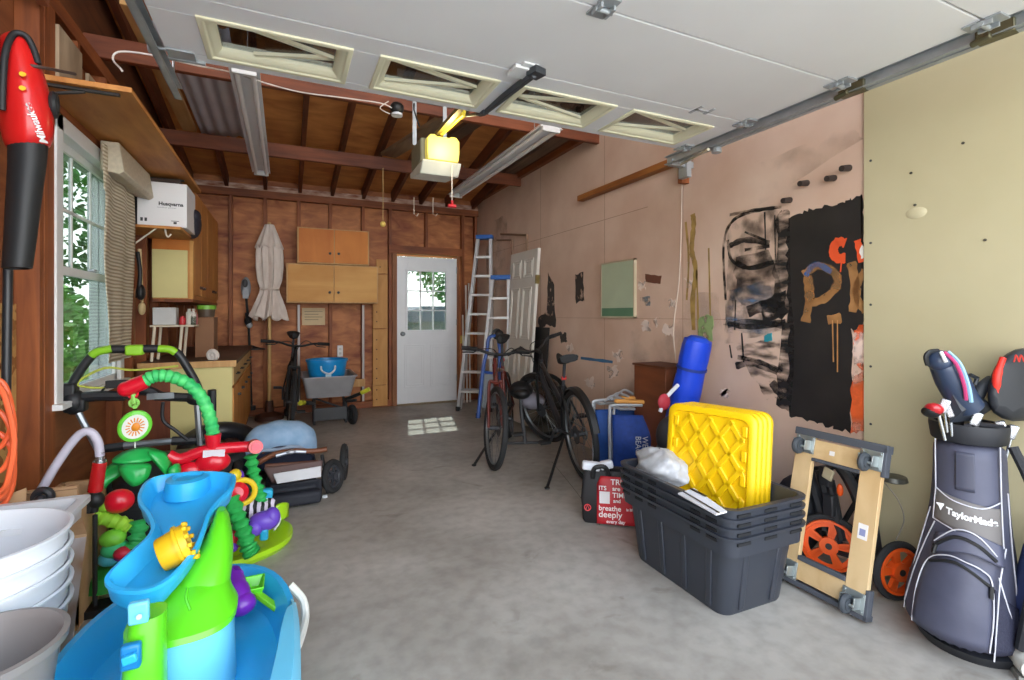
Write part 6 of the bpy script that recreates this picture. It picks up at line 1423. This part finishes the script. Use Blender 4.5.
# leaf canopy
def leaf(pts, th, name='leaf'):
    P = [A(x, y, Yy) for x, y, Yy in pts]; c = sum(P, V((0, 0, 0)))/len(P)
    Q = sm(P, 4, True); q = MB(); n = len(Q); up = V((0, -.012, .006))
    q.add(Q+[c+(p-c)*.6+up for p in Q]+[c+up*1.6], [(i, (i+1) % n, n+(i+1) % n, n+i) for i in range(n)]+[(n+i, n+(i+1) % n, 2*n) for i in range(n)])
    return q.build(name, GRN, ac, solid=th)
leaf([(92, 508, 2.80), (92, 490, 2.82), (100, 475, 2.86), (115, 462, 2.9), (128, 459, 2.9), (124, 472, 2.86), (108, 484, 2.84), (98, 500, 2.82)], .010)
leaf([(112, 462, 2.84), (125, 452, 2.90), (145, 448, 2.92), (160, 452, 2.92), (152, 460, 2.86), (132, 464, 2.82)], .012)
leaf([(120, 466, 2.80), (148, 464, 2.80), (150, 472, 2.79), (145, 480, 2.78), (134, 486, 2.77), (124, 478, 2.78)], .012)
leaf([(148, 452, 2.86), (164, 452, 2.90), (171, 464, 2.90), (168, 476, 2.88), (158, 466, 2.86)], .010)
leaf([(168, 470, 2.86), (178, 464, 2.88), (180, 474, 2.88), (172, 482, 2.86)], .010)
MB().tube([A(135, 440), A(135, 452)], .003, 6).build('thread', WHT, ac)
# toys left
def T_(x, y, Y_=2.72): return at(x, y, Y=Y_)
q = MB(); q.sph(T_(119, 501), (.058, .05, .052)); q.build('apple', RED, ac)
CAT = mat('8cc832', .6, h2='a8dc40', scale=18)
q = MB(); q.tube(sm([T_(84, 512), T_(92, 514), T_(104, 518), T_(120, 523), T_(130, 528)], 6), [.020]+[.030+.004*math.sin(i*1.9) for i in range(24)], 12); q.sph(T_(105, 505), (.04, .035, .03)); q.build('caterpillar', CAT, ac)
for (x, y, r, h_) in ((113, 538, .05, '7cd040'), (115, 549, .052, '3cb878'), (110, 558, .045, '48a8b8'), (123, 553, .036, 'c42440'), (120, 557, .022, '8838a8'), (128, 552, .02, 'e05030'), (126, 562, .016, 'd8c030')):
    MB().sph(T_(x, y, 2.70-(.04 if r < .04 else 0)), (r, r*.9, r*.75)).build('toy_bead', mat(h_, .4), ac)
q = MB(); q.lathe([(.0, .0), (.13, .0), (.11, .05), (.05, .07), (0, .07)], T_(112, 580, 2.74), 28); q.build('toy_mount', mat('2c8c38', .35), ac)
def coil(pts, r, m, name, am=.25, f=1.5, Y_=2.85):
    P = sm([at(x, y, Y=yy) for x, y, yy in pts], 8); q = MB().tube(P, [r*(1+am*math.sin(i*f)) for i in range(len(P))], 12); return q.build(name, m, ac)
coil([(139, 520, 2.72), (138, 535, 2.70), (132, 552, 2.68), (128, 565, 2.68)], .032, mat('2a9c50', .6, h2='38b864', scale=20), 'fabric_stem')
coil([(251, 455, 2.95), (253, 470, 2.95), (257, 487, 2.93), (262, 502, 2.92)], .028, mat('20a048', .6, h2='34bc5c', scale=20), 'fabric_stem', .3, 1.6)
coil([(231, 497, 2.80), (237, 515, 2.78), (243, 530, 2.75), (248, 546, 2.72), (252, 553, 2.72)], .036, mat('1c9c44', .6, h2='30b858', scale=20), 'fabric_stem', .2, 1.6)
c_ = at(242, 492, Y=2.84)
q = MB().torus(c_, .058, .014, (.1, -1, .2), 26, 8); q.build('yellow_ring', mat('e8c820', .4), ac)
q = MB(); q.lathe([(0, .0), (.05, 0), (.052, .02), (.03, .045), (0, .05)], c_+V((-.02, 0, 0)), 24, (.0, -1, .25)); q.build('red_spinner', RED, ac)
def ZM():
    m = bpy.data.materials.new('zebra_stripe'); m.use_nodes = True; N = m.node_tree.nodes; L = m.node_tree.links
    tc = N.new('ShaderNodeTexCoord'); wv = N.new('ShaderNodeTexWave'); wv.inputs['Scale'].default_value = 9; wv.inputs['Distortion'].default_value = 5; rp = N.new('ShaderNodeValToRGB'); rp.color_ramp.interpolation = 'CONSTANT'
    rp.color_ramp.elements[0].color = lin('17161c'); rp.color_ramp.elements[1].position = .5; rp.color_ramp.elements[1].color = lin('d8cfe0')
    L.new(tc.outputs['Object'], wv.inputs[0]); L.new(wv.outputs[0], rp.inputs[0]); L.new(rp.outputs[0], N['Principled BSDF'].inputs['Base Color']); return m
ZB = ZM()
q = MB()
for (x, y, yy, r) in ((249, 508, 2.90, .05), (262, 512, 2.90, .055), (256, 520, 2.88, .05), (229, 518, 2.9, .05), (222, 510, 2.9, .045), (268, 505, 2.93, .04), (236, 530, 2.88, .04)): q.sph(at(x, y, Y=yy), (r, r*.7, r))
q.build('striped_animal', ZB, ac)
q = MB(); q.sph(at(264, 521, Y=2.82), (.075, .05, .05)); q.sph(at(272, 517, Y=2.82), (.04, .04, .05)); q.sph(at(255, 528, Y=2.8), (.04, .04, .04)); q.build('purple_hippo', mat('6a48c0', .4), ac)
q = MB(); q.obox(at(265, 500, Y=2.95), (.07, .05, .12), (0, .1, 0)); q.obox(at(264, 534, Y=2.8), (.04, .04, .06)); q.build('blue_block', mat('20a0c8', .4), ac, bev=.012)
q = MB(); q.obox(at(231, 539, Y=2.78), (.09, .06, .08)); q.build('red_block', mat('c01828', .4), ac, bev=.012)
q = MB(); q.sph(at(232, 547, Y=2.76), (.03, .03, .025)); q.sph(at(240, 476, Y=2.88), (.02, .02, .03)); q.build('violet_bead', mat('6838b0', .4), ac)
q = MB(); q.sph(at(235, 475, Y=2.84), (.03, .03, .03)); q.build('yellow_bead', mat('e0c828', .4), ac)
q = MB(); q.tube(sm([at(268, 515, Y=2.95), at(276, 512, Y=2.95), at(280, 520, Y=2.95), at(274, 530, Y=2.9)], 5), .006, 6); q.build('white_wire', mat('d8dce0'), ac)
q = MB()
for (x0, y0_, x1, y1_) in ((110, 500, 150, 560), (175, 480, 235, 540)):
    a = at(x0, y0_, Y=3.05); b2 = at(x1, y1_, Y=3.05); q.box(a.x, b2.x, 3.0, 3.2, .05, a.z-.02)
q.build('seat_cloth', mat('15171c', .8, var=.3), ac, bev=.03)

# stroller, folded on the floor
sr_ = thing('stroller', 'folded dark stroller with pale blue canopy lying on the floor', 'stroller', (.1, 3.8, 0))
NV = mat('22252f', .7, bump=.15, scale=20); DEN = mat('86acd0', .7, h2='a4c2e0', scale=14)
c_ = at(281, 437, Y=4.15); print('canopy', c_)
def can(u, v):
    a_ = PI*u; r = .245; return V((c_.x+.0+r*math.cos(PI-a_)*(1-.1*v), 4.22-.17+.34*v*(.6+.4*math.sin(a_)), c_.z-.10+(.20*math.sin(a_)**.8)*(1-.35*abs(v-.4))+.01*math.sin(v*20)))
q = MB(); q.grid(lambda u, v: V((c_.x, 4.17, c_.z-.12))+V((-.25*math.cos(PI*u), -.19*math.cos(PI*v*.93)*math.sin(PI*u)**.7, .235*math.sin(PI*v*.93)*math.sin(PI*u)**.55*(1+.02*math.sin(u*30)))), 30, 20); q.build('canopy', DEN, sr_, solid=.012)
q = MB(); q.grid(lambda u, v: V((c_.x-.22+.44*u, 3.945-.06*math.sin(PI*u), c_.z-.17+(.05+.115*math.sin(PI*u))*v)), 14, 6); q.grid(lambda u, v: V((c_.x-.24+.48*u, 4.0+.34*v, c_.z-.18)), 8, 8); q.build('canopy_lining', mat('1f2740', .7), sr_, solid=.015)
q = MB(); q.tube(sm([V((c_.x-.19+.38*i/6, 3.935-.06*math.sin(PI*i/6), c_.z-.075+.012*math.sin(i*1.7)+.06*math.sin(PI*i/6))) for i in range(7)], 4), .012); q.build('canopy_gather', mat('a8bcd4', .7), sr_)
def S(x, y, Y_=3.75): return at(x, y, Y=Y_)
q = MB(); q.tube(sm([S(258, 463), S(275, 454), S(295, 451), S(315, 451), S(327, 449)], 5), .018, 10); q.tube(sm([S(262, 452, 3.9), S(285, 449, 3.95), S(300, 452, 3.85)], 4), .014); q.tube([S(265, 466), S(318, 462)], .014); q.build('leather_bar', mat('7a4a30', .5), sr_)
q = MB(); q.tube(sm([S(276, 456, 3.72), S(292, 452, 3.72), S(306, 452, 3.72)], 4), .012); q.sph(S(291, 452, 3.70), (.03, .015, .015)); q.build('silver_bar', mat('b8bcc4', .3, .6), sr_)
def quadbox(P, th, name, m, bev=.01):
    P = [V(p) for p in P]; n = (P[1]-P[0]).cross(P[3]-P[0]).normalized()*th
    q = MB().add(P+[p+n for p in P], [(0, 1, 2, 3), (4, 7, 6, 5), (0, 4, 5, 1), (1, 5, 6, 2), (2, 6, 7, 3), (3, 7, 4, 0)]); return q.build(name, m, sr_, bev=bev, seg=3)
quadbox([S(264, 470, 3.62), S(322, 462, 3.62), S(321, 476, 3.58), S(272, 484, 3.58)], -.10, 'brown_pouch', mat('5a4440', .6))
quadbox([S(273, 474, 3.50), S(321, 466, 3.50), S(321, 477, 3.48), S(277, 484, 3.48)], -.03, 'pale_panel', mat('c8c8cc', .6), .006)
q = MB(); q.tube([S(282, 472, 3.485), S(287, 477, 3.475)], .006); q.tube([S(309, 474, 3.475), S(317, 472.5, 3.475)], .006); q.build('zip_pull', BLK, sr_)
MB().loft([[S(270, 505, 3.6), S(322, 497, 3.6), S(322, 497, 3.95), S(270, 505, 3.95)], [S(268, 485, 3.56), S(322, 478, 3.56), S(322, 478, 3.95), S(268, 485, 3.95)]]).build('basket', NV, sr_, bev=.02, seg=3)
q = MB(); q.box(-.08, .22, 3.47, 3.56, .015, .10); q.box(-.12, .20, 3.56, 3.9, .01, .12); q.build('lower_basket', NV, sr_, bev=.025, seg=3)
for (x, y, yy, r, ax_) in ((344, 470, 3.95, .135, (1, -.2, 0)), (333, 484, 3.70, .115, (.75, -.6, .15)), (343, 490, 3.9, .0, (1, 0, 0))):
    if r == 0: continue
    c1_ = S(x, y, yy); c1_.z = max(c1_.z, r); w_ = MB().torus(c1_, r-.02, .022, ax_, 32, 8).build('wheel', RUB, sr_)
    q = MB(); ax2 = V(ax_).normalized(); qd = V((0, 0, 1)).rotation_difference(ax2)
    for k in range(6): a_ = 2*PI*k/6; q.beam(c1_, c1_+qd @ V(((r-.04)*math.cos(a_), (r-.04)*math.sin(a_), 0)), .014, .02, ax2)
    q.torus(c1_, r-.045, .01, ax_, 28, 6); q.cyl(c1_-ax2*.025, c1_+ax2*.025, .025); q.build('wheel_hub', mat('3a3c42', .4), w_)
q = MB(); q.tube([S(322, 474, 3.75), S(344, 470, 3.93)], .014); q.tube([S(320, 485, 3.7), S(333, 484, 3.72)], .014); q.tube([S(322, 455, 3.8), S(326, 480, 3.7), S(328, 495, 3.7)], .012); q.build('chassis', mat('26282c', .4), sr_)
q = MB(); q.obox(S(325, 497, 3.62), (.035, .03, .03)); q.build('brake_tab', mat('b8bcc0'), sr_, bev=.006)
# black tyre-like ring behind the stroller
c1_ = at(225, 428, Y=4.2)
rg = thing('inner_tube', 'black inflatable ring lying behind the stroller canopy', 'ring', (c1_.x, 4.2, 0))
q = MB(); q.torus((c1_.x-.03, 4.25, .27), .21, .07, (.1, -.4, 1), 36, 12); q.build('ring', mat('1c1f26', .4), rg)
q = MB(); q.torus((c1_.x-.03, 4.25, .13), .20, .07, (.0, -.1, 1), 36, 12); q.cyl((c1_.x-.03, 4.25, 0), (c1_.x-.03, 4.25, .12), .18, n=24); q.build('lower_ring', mat('22242c', .5), rg)
# dark bag / box under the handle
tag(MB().box(-.42, .02, 4.33, 4.52, .0, .30).build('dark_crate', mat('3a1e16', .6), bev=.02), 'dark brown low crate in front of the base cabinet', 'crate')
q = MB(); q.tube([at(288, 405, Y=5.2), at(290, 440, Y=5.0)], .01)
# ================================================================== OUTSIDE
def tree(x, y, h, r, lab, col, n=1400, cat='tree', nm='tree', low=.25):
    t = thing(nm, lab, cat, (x, y, -.1), group=None)
    if nm == 'tree': MB().tube([(x, y, -.1), (x+.1, y, h*.5), (x, y, h*.8)], [.14, .1, .05], 8).build('trunk', mat('4a3526', .9), t)
    q = MB(); rnd = random.Random(int(x*31+y*17))
    vs = []; fs = []
    for i in range(n):
        a_ = rnd.uniform(0, 2*PI); b_ = math.acos(rnd.uniform(-1, 1)); rr_ = r*rnd.uniform(.55, 1)**.5
        c = V((x+rr_*math.sin(b_)*math.cos(a_), y+rr_*math.sin(b_)*math.sin(a_), h*(low+1)/2+(h*(1-low)/2)*math.cos(b_)*rnd.uniform(.7, 1)))
        s = rnd.uniform(.05, .12)*r**.3; u = V((rnd.gauss(0, 1), rnd.gauss(0, 1), rnd.gauss(0, 1))).normalized()*s; w_ = u.orthogonal().normalized()*s*.6
        k = len(vs); vs += [c-u, c+w_, c+u, c-w_]; fs.append((k, k+1, k+2, k+3))
    q.add(vs, fs); q.build('foliage', mat(col, .6, var=.35, scale=2), t, smooth=False)
tree(.2, 14.5, 5.8, 1.9, 'leafy green tree seen through the back door window, left one', '3f7a2a', 2600)
tree(5.4, 15.0, 5.2, 1.9, 'leafy green tree seen through the back door window, right one', '4c8a30', 2600)
tree(2.9, 20.0, 8.0, 2.6, 'tall green tree farther behind the back door', '35682a', 2600)
tree(-5.5, 7.0, 5.0, 1.9, 'green tree outside the left window', '4c8a36', 2400)
tree(-3.6, 9.6, 1.9, 1.0, 'light green bush low outside the left window', '7ab050', 1500, 'bush', 'garden_bush', 0)
tree(-3.0, 6.4, 1.5, .8, 'pale green bush just outside the left window', '8abc60', 1300, 'bush', 'garden_bush', 0)
tree(-5.2, 14.5, 6.0, 2.2, 'tall green tree far outside the left window', '3f7a2a', 2400)
ho = thing('neighbour_shed', 'pale grey neighbouring shed with dark roof beyond the back door', 'shed', (2.8, 11.5, -.1))
MB().box(2.2, 6.2, 11.2, 12.6, -.1, 1.15).build('wall', mat('9a9ca4', .7), ho); MB().prism([(2.0, 1.1), (6.4, 1.1), (5.6, 1.45), (2.8, 1.45)], 'y', 10.9, 12.8).build('roof', mat('5e6672', .8), ho)
h2 = thing('neighbour_house', 'white sided house far outside the left window', 'house', (-8, 10, -.1))
MB().box(-11, -8.2, 11, 22, -.1, 3.2).build('wall', mat('e4e4e2', .6), h2); MB().prism([(-11.3, 3.1), (-7.9, 3.1), (-9.6, 4.4)], 'y', 10.7, 22.3).build('roof', mat('6a6660', .8), h2)

# ================================================================== LIGHT
wd = bpy.data.worlds.new('sky'); bpy.context.scene.world = wd; wd.use_nodes = True; N = wd.node_tree.nodes; L = wd.node_tree.links
bg = N['Background']; tc = N.new('ShaderNodeTexCoord'); sx = N.new('ShaderNodeSeparateXYZ'); rp = N.new('ShaderNodeValToRGB')
L.new(tc.outputs['Generated'], sx.inputs[0]); L.new(sx.outputs['Z'], rp.inputs[0])
e = rp.color_ramp.elements; e[0].position = 0; e[0].color = (1.0, .99, .97, 1); e[1].position = .7; e[1].color = (.42, .52, .66, 1)
L.new(rp.outputs[0], bg.inputs[0]); bg.inputs[1].default_value = SKY
sun = bpy.data.lights.new('sun', 'SUN'); sun.energy = SUN; sun.angle = math.radians(1.0); sun.color = (1, .95, .88)
so = bpy.data.objects.new('sun', sun); C.objects.link(so)
so.rotation_euler = V((-.22, -1.0, -1.05)).to_track_quat('-Z', 'Y').to_euler()
# bulb of the opener
bl_ = bpy.data.lights.new('opener_bulb', 'POINT'); bl_.energy = BULB; bl_.color = (1, .85, .55); bl_.shadow_soft_size = .05
bo = bpy.data.objects.new('opener_bulb', bl_); C.objects.link(bo); bo.location = (1.05, 3.36, 2.46)
# daylight entering at the openings (sky portals sized to the panes and the door opening)
def area(nm, loc, size, sy_, en, direction, col=(1, 1, 1)):
    l = bpy.data.lights.new(nm, 'AREA'); l.shape = 'RECTANGLE'; l.size = size; l.size_y = sy_; l.energy = en; l.color = col
    o = bpy.data.objects.new(nm, l); C.objects.link(o); o.location = loc; o.rotation_euler = V(direction).to_track_quat('-Z', 'Z').to_euler(); o.visible_camera = False
    return o
cam = bpy.data.cameras.new('camera'); co = bpy.data.objects.new('camera', cam); C.objects.link(co)
cam.sensor_width = 36; cam.lens = FPX/1024*36; cam.shift_y = -(340-PY0)/1024; cam.clip_start = .02
co.location = (0, 0, CH); co.rotation_euler = (PI/2, 0, -YAW)
sc = bpy.context.scene; sc.camera = co
sc.view_settings.view_transform = 'Standard'; sc.view_settings.look = 'None'; sc.view_settings.gamma = 1; sc.view_settings.use_curve_mapping = False
sc.view_settings.exposure = EXPO
